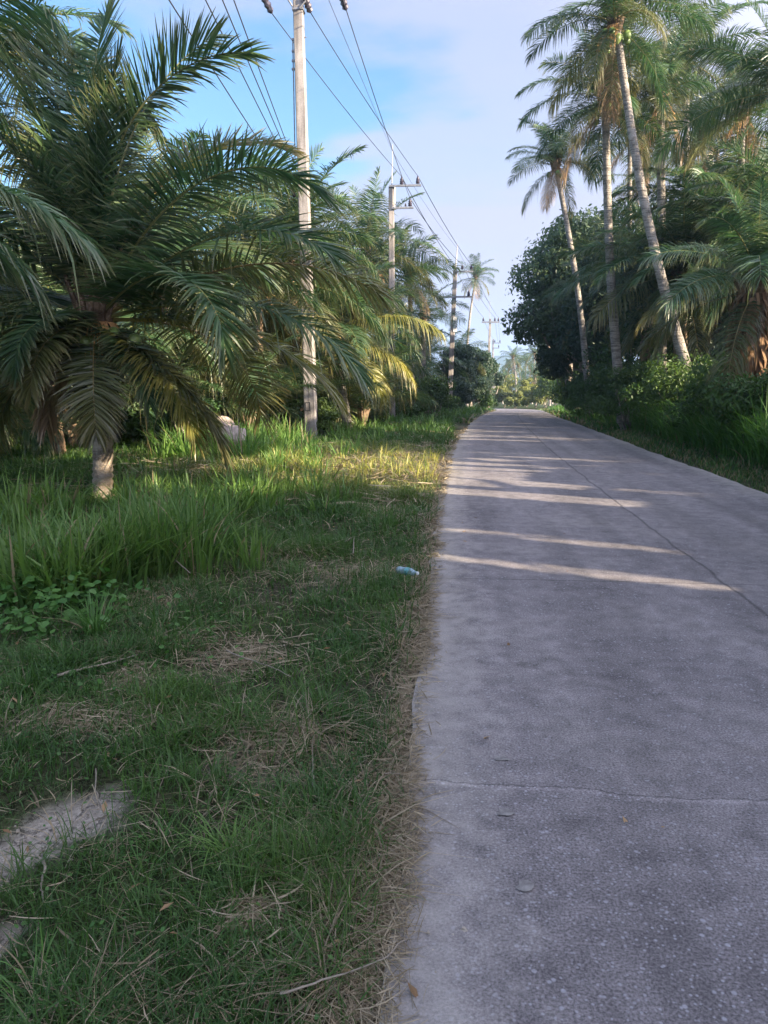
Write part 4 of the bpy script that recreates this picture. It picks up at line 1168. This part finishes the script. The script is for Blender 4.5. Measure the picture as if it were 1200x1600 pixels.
for i in range(4): WP[('3', 'l%d' % i)] = rel3(701, 492 + 5 * i) + b3
# pole 4
Y4 = 94.0
b4 = at(761.5, 600, Y4); b4[2] = gz(b4[0], Y4)
t4 = at(766, 498, Y4)
p4 = empty('utility_pole', b4)
tag(p4, 'fourth utility pole, thin and grey, with one level crossarm of three pins', 'utility pole', 'roadside utility poles')
shaft(p4, t4[2] - b4[2], .34, .26, (t4[0] - b4[0], 0))
def rel4(px, py, dy=0): return at(px, py, Y4) - b4 + np.array([0, dy, 0])
part_box(p4, 'crossarm', rel4(766.5, 503.5, -.2), (2.15, .13, .16), M_STEEL)
for nm, px in (('a', 755), ('c', 773), ('b', 778.5)):
    p = rel4(px, 502, -.2); insul(p4, p, .45, .13); WP[('4', nm)] = p + b4 + np.array([0, 0, .45])
part_tube(p4, 'lightning_spike', [rel4(765, 499), rel4(765.5, 470)], [.03, .02], M_STEEL)
WP[('4', 'g')] = rel4(765.5, 474) + b4
for i in range(4): WP[('4', 'l%d' % i)] = rel4(763, 540 + 4 * i) + b4
# pole 5
Y5 = 150.0
b5 = at(770, 600, Y5); b5[2] = gz(b5[0], Y5)
p5 = empty('utility_pole', b5)
t5 = at(770.5, 530, Y5)
tag(p5, 'farthest utility pole, faint, with two short arms above the bend', 'utility pole', 'roadside utility poles')
shaft(p5, t5[2] - b5[2], .34, .26, (t5[0] - b5[0], 0))
def rel5(px, py, dy=0): return at(px, py, Y5) - b5 + np.array([0, dy, 0])
part_box(p5, 'crossarm', rel5(776, 536, -.2), (1.6, .14, .16), M_STEEL)
part_box(p5, 'crossarm', rel5(775, 544, -.2), (1.2, .14, .16), M_STEEL)
for nm, px, py in (('a', 773, 535), ('b', 781, 535), ('c', 779, 543)):
    p = rel5(px, py, -.2); insul(p5, p, .5, .14); WP[('5', nm)] = p + b5 + np.array([0, 0, .5])
# pole 0 behind the photographer: carries the near ends of the wires
b0 = np.array([-3.4, -16, 0.0]); b0[2] = gz(b0[0], b0[1])
p0 = empty('utility_pole', b0)
tag(p0, 'utility pole of the same line standing behind the photographer', 'utility pole', 'roadside utility poles')
shaft(p0, 11.6, .34, .24)
part_box(p0, 'crossarm', (0, -.2, 11.2), (2.6, .11, .11), M_STEEL)
for nm, x in (('a', -1.2), ('b', 1.2), ('c', .3)):
    insul(p0, (x, -.2, 11.25), .3, .09); WP[('0', nm)] = b0 + np.array([x, -.2, 11.55])
for i, (px, Yk) in enumerate([(342, 10.9), (331, 10.9), (315, 10.9), (270, 10.4)]):
    w = WP[('1', 'l%d' % i)]; q = at(px, 0, Yk); t = (w[1] + 16) / (w[1] - q[1])
    e = w + (q - w) * t; e[2] = b0[2] + 7.9 - .25 * i
    WP[('0', 'l%d' % i)] = np.array([e[0], -16, e[2]])
part_box(p0, 'cable_rack', (-.3, 0, 7.5), (.7, .08, 1.1), M_STEEL)
def wire(a, b, sag, label, group, r=.011):
    a = np.array(a); b = np.array(b); t = np.linspace(0, 1, 24)[:, None]
    P = a + (b - a) * t; P[:, 2] -= sag * 4 * (t * (1 - t))[:, 0]
    v, q = tube(P, r, 5, cap=False)
    o = add_mesh('power_line', v, q, None, M_WIRE, smooth=True)
    tag(o, label, 'power line', group)
names = {'a': 'left', 'b': 'right', 'c': 'middle'}
seg = [('0', '1', 'behind the camera'), ('1', '2', 'from the nearest pole to the second pole'), ('2', '3', 'from the second pole to the third pole'), ('3', '4', 'from the third pole to the fourth pole'), ('4', '5', 'from the fourth pole to the farthest pole')]
for s0, s1, txt in seg:
    for nm in 'abc':
        wire(WP[(s0, nm)], WP[(s1, nm)], {'0': .5, '1': .12, '2': .22, '3': .35, '4': .5}[s0], 'thin dark %s high wire running %s' % (names[nm], txt), 'high wires', .012 if s0 in '01' else .016)
for s0, s1 in (('0', '1'), ('1', '2'), ('2', '3'), ('3', '4')):
    for i in range(4):
        wire(WP[(s0, 'l%d' % i)], WP[(s1, 'l%d' % i)], .25 if s0 == '0' else .15, ['thin low wire crossing the upper left sky to the nearest pole', 'low wire between the nearest and second poles', 'low wire between the second and third poles', 'low wire between the third and fourth poles'][int(s0)],
             ['low wires in the upper left sky', 'low wires between nearest and second pole', 'low wires between second and third pole', 'low wires between third and fourth pole'][int(s0)], .010)
g0 = at(517, 0, 16); gdir = g0 - WP[('2', 'g')]
wire(WP[('2', 'g')] + gdir * 2.6, WP[('2', 'g')], .1, 'faint shield wire coming down to the spike of the second pole', 'shield wires', .006)
wire(WP[('2', 'g')], WP[('3', 'g')], .2, 'faint shield wire between the spikes of second and third poles', 'shield wires', .008)
wire(WP[('3', 'g')], WP[('4', 'g')], .3, 'faint shield wire between the spikes of third and fourth poles', 'shield wires', .010)

# ------------------------------------------------------------------ grass, straw, weeds
def blades(P, h, w, lean, col, r, segs=3, azim=None, curl=1.0):
    n = len(P)
    az = r.uniform(0, 2 * math.pi, n) if azim is None else azim
    d = np.stack([np.cos(az), np.sin(az), np.zeros(n)], -1)
    wd = np.stack([-np.sin(az + r.normal(0, .5, n)), np.cos(az + r.normal(0, .5, n)), np.zeros(n)], -1)
    u = np.linspace(0, 1, segs + 1)
    C = P[:, None] + d[:, None] * (h * lean)[:, None, None] * (u ** 1.7)[None, :, None]
    C[..., 2] += (h[:, None] * (u - curl * np.clip(lean, 0, 1.6)[:, None] * .38 * u ** 2.4))
    wp = np.interp(u, [0, .3, .75, 1], [.7, 1, .7, .05])
    Wd = wd[:, None] * (w[:, None] * wp)[..., None]
    V, Q = ribbons(C, Wd)
    return V, Q, np.repeat(col, (segs + 1) * 2, axis=0)
def in_view(P, m=90):
    x, y = project(P)
    z = (P - np.array([0, 0, EYE])) @ FWD
    return (z > .2) & (x > -m * 2.2) & (x < 1200 + m) & (y < 1600 + m * 1.5)
def scatter(r, x0, x1, y0, y1, dens):
    n = int((x1 - x0) * (y1 - y0) * dens)
    x = r.uniform(x0, x1, n); y = r.uniform(y0, y1, n)
    P = np.stack([x, y, gz(x, y)], -1)
    return P[in_view(P)]
def patchy(P, s, k): return fbm(P[:, 0] * k, P[:, 1] * k, s, 3)
G_DARK = np.array([.035, .085, .022]); G_MID = np.array([.065, .135, .032]); G_LIME = np.array([.15, .24, .05]); DRY = np.array([.33, .26, .15]); STRAW = np.array([.42, .35, .24])
def turf():
    r = np.random.default_rng(77)
    parts = []
    for (y0, y1, x0, dens, w, hh) in [(.7, 2.4, -2.6, 9500, .0017, .075), (2.4, 4.2, -3.6, 6500, .0023, .085), (4.2, 7.5, -6, 3000, .0032, .10), (7.5, 12, -9, 1400, .005, .13), (12, 20, -12, 700, .008, .16), (20, 34, -14, 300, .013, .2), (34, 75, -10, 60, .03, .3)]:
        P = scatter(r, x0, 12 if y1 > 40 else 0.2, y0, y1, dens)
        d = np.abs(P[:, 0] - cx(P[:, 1])) - HW
        left = P[:, 0] < cx(P[:, 1])
        keep = (d > -.05) & left & (r.random(len(P)) > bare(P[:, 0], P[:, 1]) * .93) & (r.random(len(P)) < np.clip(.15 + (d + .02) / .16, 0, 1))
        pn = patchy(P, 61, 1.6)
        keep &= r.random(len(P)) < np.clip(pn * 2.4 - .35, .25, 1)
        P = P[keep]; d = d[keep]; pn = pn[keep]; n = len(P)
        b = bare(P[:, 0], P[:, 1])
        h = hh * r.uniform(.5, 1.5, n) * (0.55 + pn * .9)
        tuft = np.clip(patchy(P, 88, 3.2) * 3 - 1.55, 0, 1)
        h *= 1 + 1.3 * tuft
        f = r.random((n, 1))
        c = G_DARK + (G_MID - G_DARK) * f
        lm = np.clip(patchy(P, 15, 2.5) * 2.2 - .9, 0, 1)[:, None] * r.random((n, 1))
        c = c + (G_LIME - c) * np.clip(lm * .6 + tuft[:, None] * .15, 0, 1)
        dryp = np.clip(patchy(P, 27, 1.4) * 2.6 - 1.2, 0, 1) * .35 + .05 + .5 * b + np.clip(1 - d / .3, 0, 1) * .7
        for (lc, lr_) in LITS[1:2]: dryp = dryp + .5 * np.clip(1.25 - np.hypot(P[:, 0] - lc[0], P[:, 1] - lc[1] - .6) / 3.0, 0, .8)  # more straw-coloured blades here, so the lit patch looks brighter
        dry_sun_tint = np.clip(1.5 - np.hypot(P[:, 0] - LITS[1][0][0], P[:, 1] - LITS[1][0][1] - .4) / 3.2, 0, 1)[:, None] * r.random((n, 1))
        c = c + (np.array([.50, .45, .13]) - c) * dry_sun_tint  # dry yellow with added brightness, sunlight put into the blade colour
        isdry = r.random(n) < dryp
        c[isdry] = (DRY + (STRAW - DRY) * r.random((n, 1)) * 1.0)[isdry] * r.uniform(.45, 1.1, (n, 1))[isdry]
        lean = np.abs(r.normal(.75, .45, n)) + isdry * .9
        h = np.where(isdry, h * .9, h)
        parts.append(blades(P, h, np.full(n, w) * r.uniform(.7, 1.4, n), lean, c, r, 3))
    V, Q, C = merge(parts)
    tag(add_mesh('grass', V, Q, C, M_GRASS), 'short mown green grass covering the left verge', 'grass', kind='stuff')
def straw():
    r = np.random.default_rng(78)
    parts = []
    # along the road edge, lying flat
    for (y0, y1, dens, w) in [(.7, 3, 1900, .0010), (3, 6, 1000, .0016), (6, 12, 500, .003), (12, 30, 160, .006)]:
        n = int((y1 - y0) * dens)
        y = r.uniform(y0, y1, n); off = r.normal(-.035, .048, n)
        x = cx(y) - HW + off + (fbm(y * 1.7, y * 0 + 3.3, 8, 4) - .5) * -.14
        z = np.maximum(gz(x, y) + .012, np.where(x > cx(y) - HW, hz(y) + .004, -9))
        P = np.stack([x, y, z + r.uniform(0, .018, n)], -1)
        parts.append((P, r.uniform(.03, .13, n), w))
    for (p, q, rad, k) in BARE[3:]:
        n = int(620 * rad / .2)
        t = r.random(n)[:, None]
        XY = np.array(p[:2]) * (1 - t) + np.array(q[:2]) * t + r.normal(0, rad * .75, (n, 2))
        P = np.stack([XY[:, 0], XY[:, 1], gz(XY[:, 0], XY[:, 1]) + r.uniform(.0, .05, n)], -1)
        parts.append((P, r.uniform(.05, .22, n), .0018))
    # scattered dead stalks all over the verge
    P = scatter(r, -4, -.2, .8, 9, 95)
    P[:, 2] += r.uniform(.02, .08, len(P))
    parts.append((P, r.uniform(.04, .15, len(P)), .0013))
    P = scatter(r, -7, -.3, 9, 24, 60); P[:, 2] += r.uniform(.03, .14, len(P))
    parts.append((P, r.uniform(.15, .5, len(P)), .005))
    out = []
    for P, L, w in parts:
        n = len(P); az = r.uniform(0, 6.28, n)
        d = np.stack([np.cos(az), np.sin(az), r.normal(0, .12, n)], -1)
        s = np.stack([-np.sin(az), np.cos(az), 0 * az], -1)
        bend = r.normal(0, .22, n)
        u = np.array([-.5, -.15, .2, .5])
        Cn = P[:, None] + d[:, None] * (L[:, None] * u)[..., None] + s[:, None] * ((bend * L)[:, None] * (u ** 2))[..., None]
        wv = s + np.array([0, 0, 1]) * r.normal(0, .5, n)[:, None]
        Wd = wv[:, None] * (w * r.uniform(.6, 1.6, n)[:, None] * np.array([.5, 1, 1, .3]))[..., None]
        V, Q = ribbons(Cn, Wd)
        c = DRY * .5 + (STRAW * .95 - DRY * .5) * r.random((n, 1))
        out.append((V, Q, np.repeat(c, 8, axis=0)))
    V, Q, C = merge(out)
    tag(add_mesh('dry_straw', V, Q, C, M_STRAW), 'dry straw and cut stalks strewn on the verge and road edge', 'straw', kind='stuff')
def clump_centers(r, pts, n, spread):
    c = np.array([G(*p)[:2] for p in pts]); i = r.integers(0, len(c), n)
    return c[i] + r.normal(0, spread, (n, 2))
def tall_grass():
    r = np.random.default_rng(79)
    parts = []
    def clumps(XY, per, h0, h1, w, c0, c1, rad=.09, lean=.45, dry=.06):
        n = len(XY) * per
        idx = np.repeat(np.arange(len(XY)), per)
        off = r.normal(0, rad, (n, 2))
        x = XY[idx, 0] + off[:, 0]; y = XY[idx, 1] + off[:, 1]
        ok = np.abs(x - cx(y)) > HW + .25
        x, y, idx, off = x[ok], y[ok], idx[ok], off[ok]; n = len(x)
        P = np.stack([x, y, gz(x, y) - .01], -1)
        hs = r.uniform(h0, h1, len(XY))[idx] * r.uniform(.55, 1.15, n)
        az = np.arctan2(off[:, 1], off[:, 0]) + r.normal(0, .7, n)
        f = np.clip(r.random(len(XY))[idx] * .6 + r.random(n) * .4, 0, 1)[:, None]
        c = c0 + (c1 - c0) * f
        dd = r.random(n) < dry
        c[dd] = DRY * .8
        parts.append(blades(P, hs, np.full(n, w) * r.uniform(.6, 1.4, n), np.abs(r.normal(lean, .28, n)), c, r, 5, az, 1.1))
    H = lambda pts, n, s: clump_centers(r, pts, n, s)
    g0, g1, g2 = np.array([.050, .12, .03]), np.array([.11, .22, .05]), np.array([.19, .30, .07])
    # the lush clumps in front of the big palm
    clumps(H([(230, 900), (300, 880), (350, 885), (180, 905), (270, 860)], 34, .16), 70, .45, .80, .0075, g0, g2 * .8, .09, .4, .04)
    clumps(H([(20, 930), (90, 935), (60, 890), (130, 920), (-60, 920)], 34, .2), 62, .4, .78, .0075, g0, g2 * .8, .09, .5, .05)
    clumps(H([(150, 1000)], 1, .01), 90, .36, .40, .0048, g0, g1, .03, .7)
    clumps(H([(40, 830), (120, 815), (200, 810), (300, 805), (-40, 830), (380, 800)], 36, .3), 50, .35, .75, .009, g0, g2, .12)
    clumps(H([(230, 780), (330, 770), (420, 775)], 16, .4), 50, .3, .6, .008, g0, g2)
    # weeds round the first pole, greens lightened to look sunlit
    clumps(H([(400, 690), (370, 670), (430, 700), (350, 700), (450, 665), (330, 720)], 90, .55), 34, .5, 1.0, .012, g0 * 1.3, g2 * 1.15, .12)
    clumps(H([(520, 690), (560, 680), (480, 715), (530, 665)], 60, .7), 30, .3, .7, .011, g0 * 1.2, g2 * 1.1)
    clumps(H([(450, 745), (470, 790), (400, 760), (430, 730)], 26, .45), 34, .22, .5, .008, g0, g2)
    clumps(H([(600, 665), (640, 655), (670, 650), (690, 643)], 60, 1.2), 26, .3, .65, .02, g0, g1)
    # lighter tufts in the turf
    clumps(H([(350, 1340), (620 - 250, 1350)], 3, .03), 42, .14, .19, .0022, g1, g2 * .85, .03, .8)
    for _ in range(46):
        p = (r.uniform(0, 600), r.uniform(960, 1580))
        q = G(*p)
        if bare(q[0], q[1]) < .3 and q[0] < cx(q[1]) - HW - .12:
            clumps(q[None, :2], int(r.integers(24, 50)), .09, .17, .0019, g0, g1, .03, .8)
    # right-hand side
    n = 420
    y = 8 + 22 * r.random(n) ** 1.3; x = cx(y) + HW + 1.35 + np.abs(r.normal(0, .8, n))
    clumps(np.stack([x, y], -1), 34, .8, 1.6, .012, g0, g1 * 1.1, .16, .55, .03)
    n = 260
    y = r.uniform(26, 75, n); x = cx(y) + HW + 1.2 + np.abs(r.normal(0, .4, n))
    clumps(np.stack([x, y], -1), 16, .4, .8, .03, g0, g1, .3, .5, .03)
    V, Q, C = merge(parts)
    tag(add_mesh('tall_grass', V, Q, C, M_GRASS), 'tall lush grass clumps along both verges', 'grass', kind='stuff')
    # low turf on the right verge
    parts.clear()
    for (y0, y1, dens, w, hh) in [(6, 14, 900, .006, .10), (14, 26, 420, .010, .13), (26, 90, 60, .03, .2)]:
        nn = int((y1 - y0) * 2.2 * dens)
        y = r.uniform(y0, y1, nn); x = cx(y) + HW + .02 + 2.2 * r.random(nn)
        P = np.stack([x, y, gz(x, y)], -1); d = x - cx(y) - HW
        pn = patchy(P, 5, 1.2)
        k = r.random(nn) < np.clip(pn * 2 - .3, .2, 1) * np.clip(.2 + d / .3, 0, 1)
        P = P[k]; m = len(P)
        c = G_DARK + (G_MID * 1.2 - G_DARK) * r.random((m, 1))
        dd = r.random(m) < .28; c[dd] = DRY * .75
        parts.append(blades(P, hh * r.uniform(.5, 1.5, m), np.full(m, w), np.abs(r.normal(.7, .4, m)), c, r, 3))
    V, Q, C = merge(parts)
    tag(add_mesh('verge_grass', V, Q, C, M_GRASS), 'low mixed grass between the road and the right-hand hedge', 'grass', kind='stuff')
    # plantation floor
    parts.clear()
    P = scatter(r, -30, -5, 11, 60, 45); m = len(P)
    c = G_MID * .9 + (G_LIME * .9 - G_MID) * r.random((m, 1))
    parts.append(blades(P, .22 * r.uniform(.5, 1.4, m), np.full(m, .03), np.abs(r.normal(.8, .4, m)), c, r, 2))
    V, Q, C = merge(parts)
    tag(add_mesh('plantation_grass', V, Q, C, M_GRASS), 'grassy floor of the plantation under the left palms', 'grass', kind='stuff')
def weeds():
    """small broad-leaved ground cover"""
    r = np.random.default_rng(80)
    XY = np.vstack([clump_centers(r, [(60, 990), (90, 950), (30, 1010), (130, 960), (180, 975), (20, 960)], 420, .14), clump_centers(r, [(30, 1080), (90, 1050), (250, 1030), (330, 990)], 420, .25),
                    clump_centers(r, [(100, 1200), (300, 1300), (200, 1500), (450, 1300), (350, 1100), (80, 1550)], 500, .4)])
    n = len(XY); XY[:, 0] = np.minimum(XY[:, 0], cx(XY[:, 1]) - HW - .15); sz = np.concatenate([r.uniform(.018, .045, 420), r.uniform(.010, .024, 420), r.uniform(.006, .012, 500)])
    z = gz(XY[:, 0], XY[:, 1]) + np.concatenate([r.uniform(.05, .28, 420), r.uniform(.02, .10, 420), r.uniform(.02, .07, 500)])
    P = np.stack([XY[:, 0], XY[:, 1], z], -1)
    nrm = np.array([0, 0, 1]) + r.normal(0, .4, (n, 3)); nrm /= np.linalg.norm(nrm, axis=1)[:, None]
    a = np.cross(nrm, r.normal(size=(n, 3))); a /= np.linalg.norm(a, axis=1)[:, None]; b = np.cross(nrm, a)
    ring = [(1.1, 0), (.55, .5), (-.1, .62), (-.8, .35), (-.9, 0), (-.8, -.35), (-.1, -.62), (.55, -.5)]
    V = np.stack([P + (a * u + b * v) * sz[:, None] + nrm * (abs(v) * .15 * sz)[:, None] for u, v in ring], 1).reshape(-1, 3)
    i = np.arange(n)[:, None] * 8
    Q = np.concatenate([i + np.array([[0, 1, 7, 7]]), i + np.array([[1, 2, 6, 7]]), i + np.array([[2, 3, 5, 6]]), i + np.array([[3, 4, 5, 5]])])
    Q = np.concatenate([(i + np.array([[1, 2, 6, 7]])), (i + np.array([[2, 3, 5, 6]]))])
    c = np.array([.045, .12, .025]) + r.random((n, 1)) * np.array([.05, .08, .02])
    tag(add_mesh('ground_weeds', V, Q, np.repeat(c, 8, axis=0), M_LEAF), 'small broad-leaved weeds among the grass on the left', 'weeds', kind='stuff')
def crumbs():
    r = np.random.default_rng(81); out = []
    for (p, q, rad, k) in BARE:
        n = int(260 * k * rad / .15)
        t = r.random(n)[:, None]
        XY = np.array(p[:2]) * (1 - t) + np.array(q[:2]) * t + r.normal(0, rad * .6, (n, 2))
        out.append(XY)
    y = r.uniform(.8, 9, 500); out.append(np.stack([cx(y) - HW + r.normal(.03, .09, 500), y], -1))
    XY = np.vstack(out); n = len(XY)
    z = np.where(np.abs(XY[:, 0] - cx(XY[:, 1])) < HW, hz(XY[:, 1]) + .004, gz(XY[:, 0], XY[:, 1]) - .02 * bare(XY[:, 0], XY[:, 1]))
    s = r.gamma(2, .0014, n).clip(.001, .011)[:, None, None]
    k = np.array([[1, 0, 0], [0, 1, 0], [-1, 0, 0], [0, -1, 0], [.35, .35, .9], [-.35, .35, .8], [-.35, -.35, .9], [.35, -.35, .75]])
    V = np.stack([XY[:, 0], XY[:, 1], z], -1)[:, None] + (k[None] + r.normal(0, .18, (n, 8, 3))) * s
    i = np.arange(n)[:, None] * 8
    Q = np.concatenate([i + np.array([f]) for f in ([0, 1, 5, 4], [1, 2, 6, 5], [2, 3, 7, 6], [3, 0, 4, 7], [4, 5, 6, 7])])
    c = np.array([.26, .22, .17]) + r.random((n, 1)) * np.array([.22, .21, .19])
    tag(add_mesh('gravel', V.reshape(-1, 3), Q, np.repeat(c, 8, axis=0), M_STRAW), 'crumbs of dry soil and grit on the bare patches and road edge', 'gravel', kind='stuff')
def litter_leaves():
    r = np.random.default_rng(82)
    P = scatter(r, -5, 1.5, .8, 12, 9); n = len(P)
    on = np.abs(P[:, 0] - cx(P[:, 1])) < HW + .05
    keep = ~on | (r.random(n) < .10); P = P[keep]; on = on[keep]; n = len(P)
    P[:, 2] = np.where(on, hz(P[:, 1]) + .008, P[:, 2] + r.uniform(.03, .08, n))
    az = r.uniform(0, 6.28, n); a = np.stack([np.cos(az), np.sin(az), r.normal(0, .2, n)], -1); b = np.stack([-np.sin(az), np.cos(az), r.normal(0, .25, n)], -1)
    s = r.uniform(.008, .022, n)[:, None]
    V = np.stack([P - a * s * 1.4, P - b * s * .5 + [0, 0, .004], P + a * s * 1.4, P + b * s * .5 + [0, 0, .004]], 1).reshape(-1, 3)
    c = np.array([.16, .09, .045]) + r.random((n, 1)) * np.array([.22, .17, .10])
    tag(add_mesh('fallen_leaves', V, np.arange(n * 4).reshape(n, 4), np.repeat(c, 4, axis=0), M_STRAW), 'small brown fallen leaves scattered over verge and road', 'leaf litter', kind='stuff')
turf(); straw(); tall_grass(); weeds(); crumbs(); litter_leaves()

# ------------------------------------------------------------------ small things
def bottle():
    a = G(622, 903); b = G(655, 911)
    mid = (a + b) / 2; L = .21
    az = math.atan2(b[1] - a[1], b[0] - a[0])
    root = empty('plastic_bottle', (mid[0], mid[1], float(gz(mid[0], mid[1])) + .075), az)
    tag(root, 'crushed pale blue plastic bottle lying at the grass edge by the road', 'bottle')
    m, nt, o = newmat('clear_plastic')
    p = N(nt, 'ShaderNodeBsdfPrincipled', i_Roughness=.22); p.inputs['Base Color'].default_value = (.42, .58, .66, 1); p.inputs['Transmission Weight'].default_value = .35
    nt.links.new(p.outputs[0], o.inputs[0])
    prof = [(-.5, .022), (-.49, .031), (-.42, .032), (-.38, .029), (-.33, .032), (-.28, .029), (-.2, .032), (-.02, .031), (.05, .032), (.14, .030), (.26, .022), (.34, .012), (.40, .012)]
    v, q = tube(np.array([[t * L, .003 * math.sin(t * 20), 0] for t, _ in prof]), [x for _, x in prof], 14)
    add_mesh('body', v, q, None, m, root, smooth=True)
    v, q = tube(np.array([[.39 * L, 0, 0], [.46 * L, 0, 0]]), .0145, 12); add_mesh('cap', v, q, None, plain('cap_white', (.75, .8, .82), .4, .05), root)
    v, q = tube(np.array([[-.12 * L, 0, 0], [.08 * L, 0, 0]]), .0335, 14, cap=False); add_mesh('wrapper', v, q, None, plain('wrapper_teal', (.14, .36, .38), .4, .4, 60), root)
bottle()
def blob(name, c, s, mat, label, cat, seed, group=None, rot=0):
    r = np.random.default_rng(seed)
    V = []; Q = []
    for i in range(9):
        a = math.pi * i / 8
        for j in range(14):
            b = j * 2 * math.pi / 14
            k = 1 + (.8 if cat == 'mud spot' else .25) * (vnoise(np.array([i * .7 + seed]), np.array([j % 14 * .6]), seed)[0] - .5) * 2
            V.append((math.sin(a) * math.cos(b) * k * s[0], math.sin(a) * math.sin(b) * k * s[1], -math.cos(a) * k * s[2]))
    for i in range(8):
        for j in range(14): Q.append((i * 14 + j, i * 14 + (j + 1) % 14, (i + 1) * 14 + (j + 1) % 14, (i + 1) * 14 + j))
    o = add_mesh(name, V, Q, None, mat)
    o.location = tuple(float(t) for t in c); o.rotation_euler = (0, 0, rot)
    return tag(o, label, cat, group)
q = G(368, 716); blob('concrete_rubble', q + np.array([0, -.2, .42]), (.42, .26, .28), M_RUBBLE, 'pinkish broken concrete lump in the weeds left of the first pole', 'rubble', 3, rot=-.5)
q = G(350, 698); blob('concrete_rubble', q + np.array([0, 0, .45]), (.3, .22, .3), M_RUBBLE, 'smaller rubble lump just behind the pinkish concrete lump', 'rubble', 6)
q = G(692, 673); blob('paper_scrap', q + np.array([0, 0, .1]), (.20, .12, .05), M_PAPER, 'white scrap of litter in the grass at the far left road edge', 'litter', 9)
for i, (px, py, s, lab) in enumerate([(820, 1410, .024, 'round pale mud spot on the road, nearest of three'), (790, 1293, .026, 'ragged pale mud spot on the road, middle of three'), (786, 1206, .024, 'small pale mud spot on the road, farthest of three')]):
    q = G(px, py); blob('mud_spot', (q[0], q[1], hz(q[1]) + .012), (s, s * .8, .0022), M_MUD, lab, 'mud spot', 20 + i)
def twig(pts, r, label, lift=.05):
    P = np.array([G(*p) for p in pts]); P[:, 2] += lift
    t = np.linspace(0, len(P) - 1, 24)
    S = np.stack([np.interp(t, np.arange(len(P)), P[:, i]) for i in range(3)], -1)
    S += np.cumsum(np.random.default_rng(int(pts[0][0])).normal(0, .0018, S.shape), axis=0)
    v, q = tube(S, np.linspace(r, r * .4, 24), 5)
    tag(add_mesh('dry_twig', v, q, None, M_TWIG, smooth=True), label, 'twig')
twig([(150, 1212), (146, 1240), (152, 1262), (176, 1312)], .0035, 'pale bent twig lying across the bare soil patch', .03)
twig([(440, 1590), (520, 1560), (600, 1535), (650, 1490)], .0035, 'long pale dead runner in the lower grass near the road edge', .07)
twig([(60, 1350), (72, 1370), (60, 1400), (66, 1425)], .006, 'crooked grey twig beside the lower soil patch', .03)
twig([(255, 880), (275, 905), (300, 925)], .009, 'curved dry palm strip in front of the tall grass', .16)
twig([(355, 1035), (400, 1055), (455, 1078)], .004, 'straight dry stalk lying in the middle of the verge', .07)
twig([(90, 1075), (140, 1062), (215, 1038)], .010, 'dry leaf stalk lying left in the low weeds', .07)
twig([(490, 1250), (490, 1200), (488, 1160)], .003, 'upright-looking thin stalk by the straw patch', .06)
twig([(600, 1225), (640, 1222), (690, 1220)], .003, 'dry stalk jutting from the verge onto the road', .05)
twig([(540, 862), (552, 856), (548, 885)], .010, 'forked pale dry leaf near the road left of the bottle', .1)

# ------------------------------------------------------------------ haze
def haze():
    v, q = box((0, 0, 0), (1, 1, 1))
    o = add_mesh('haze', v, q)
    o.scale = (8400, 8400, 100)
    o.location = (0, 0, 100 / 2 - 12)
    m, nt, out = newmat('haze_air')
    pv = N(nt, 'ShaderNodeVolumePrincipled')
    pv.inputs['Color'].default_value = (.50, .70, 1, 1)
    pv.inputs['Density'].default_value = .0005
    pv.inputs['Anisotropy'].default_value = .2
    nt.links.new(pv.outputs[0], out.inputs['Volume'])
    o.data.materials.append(m)
    o.display_type = 'WIRE'
    tag(o, 'thin bluish haze over the distance', 'haze', kind='stuff')
haze()
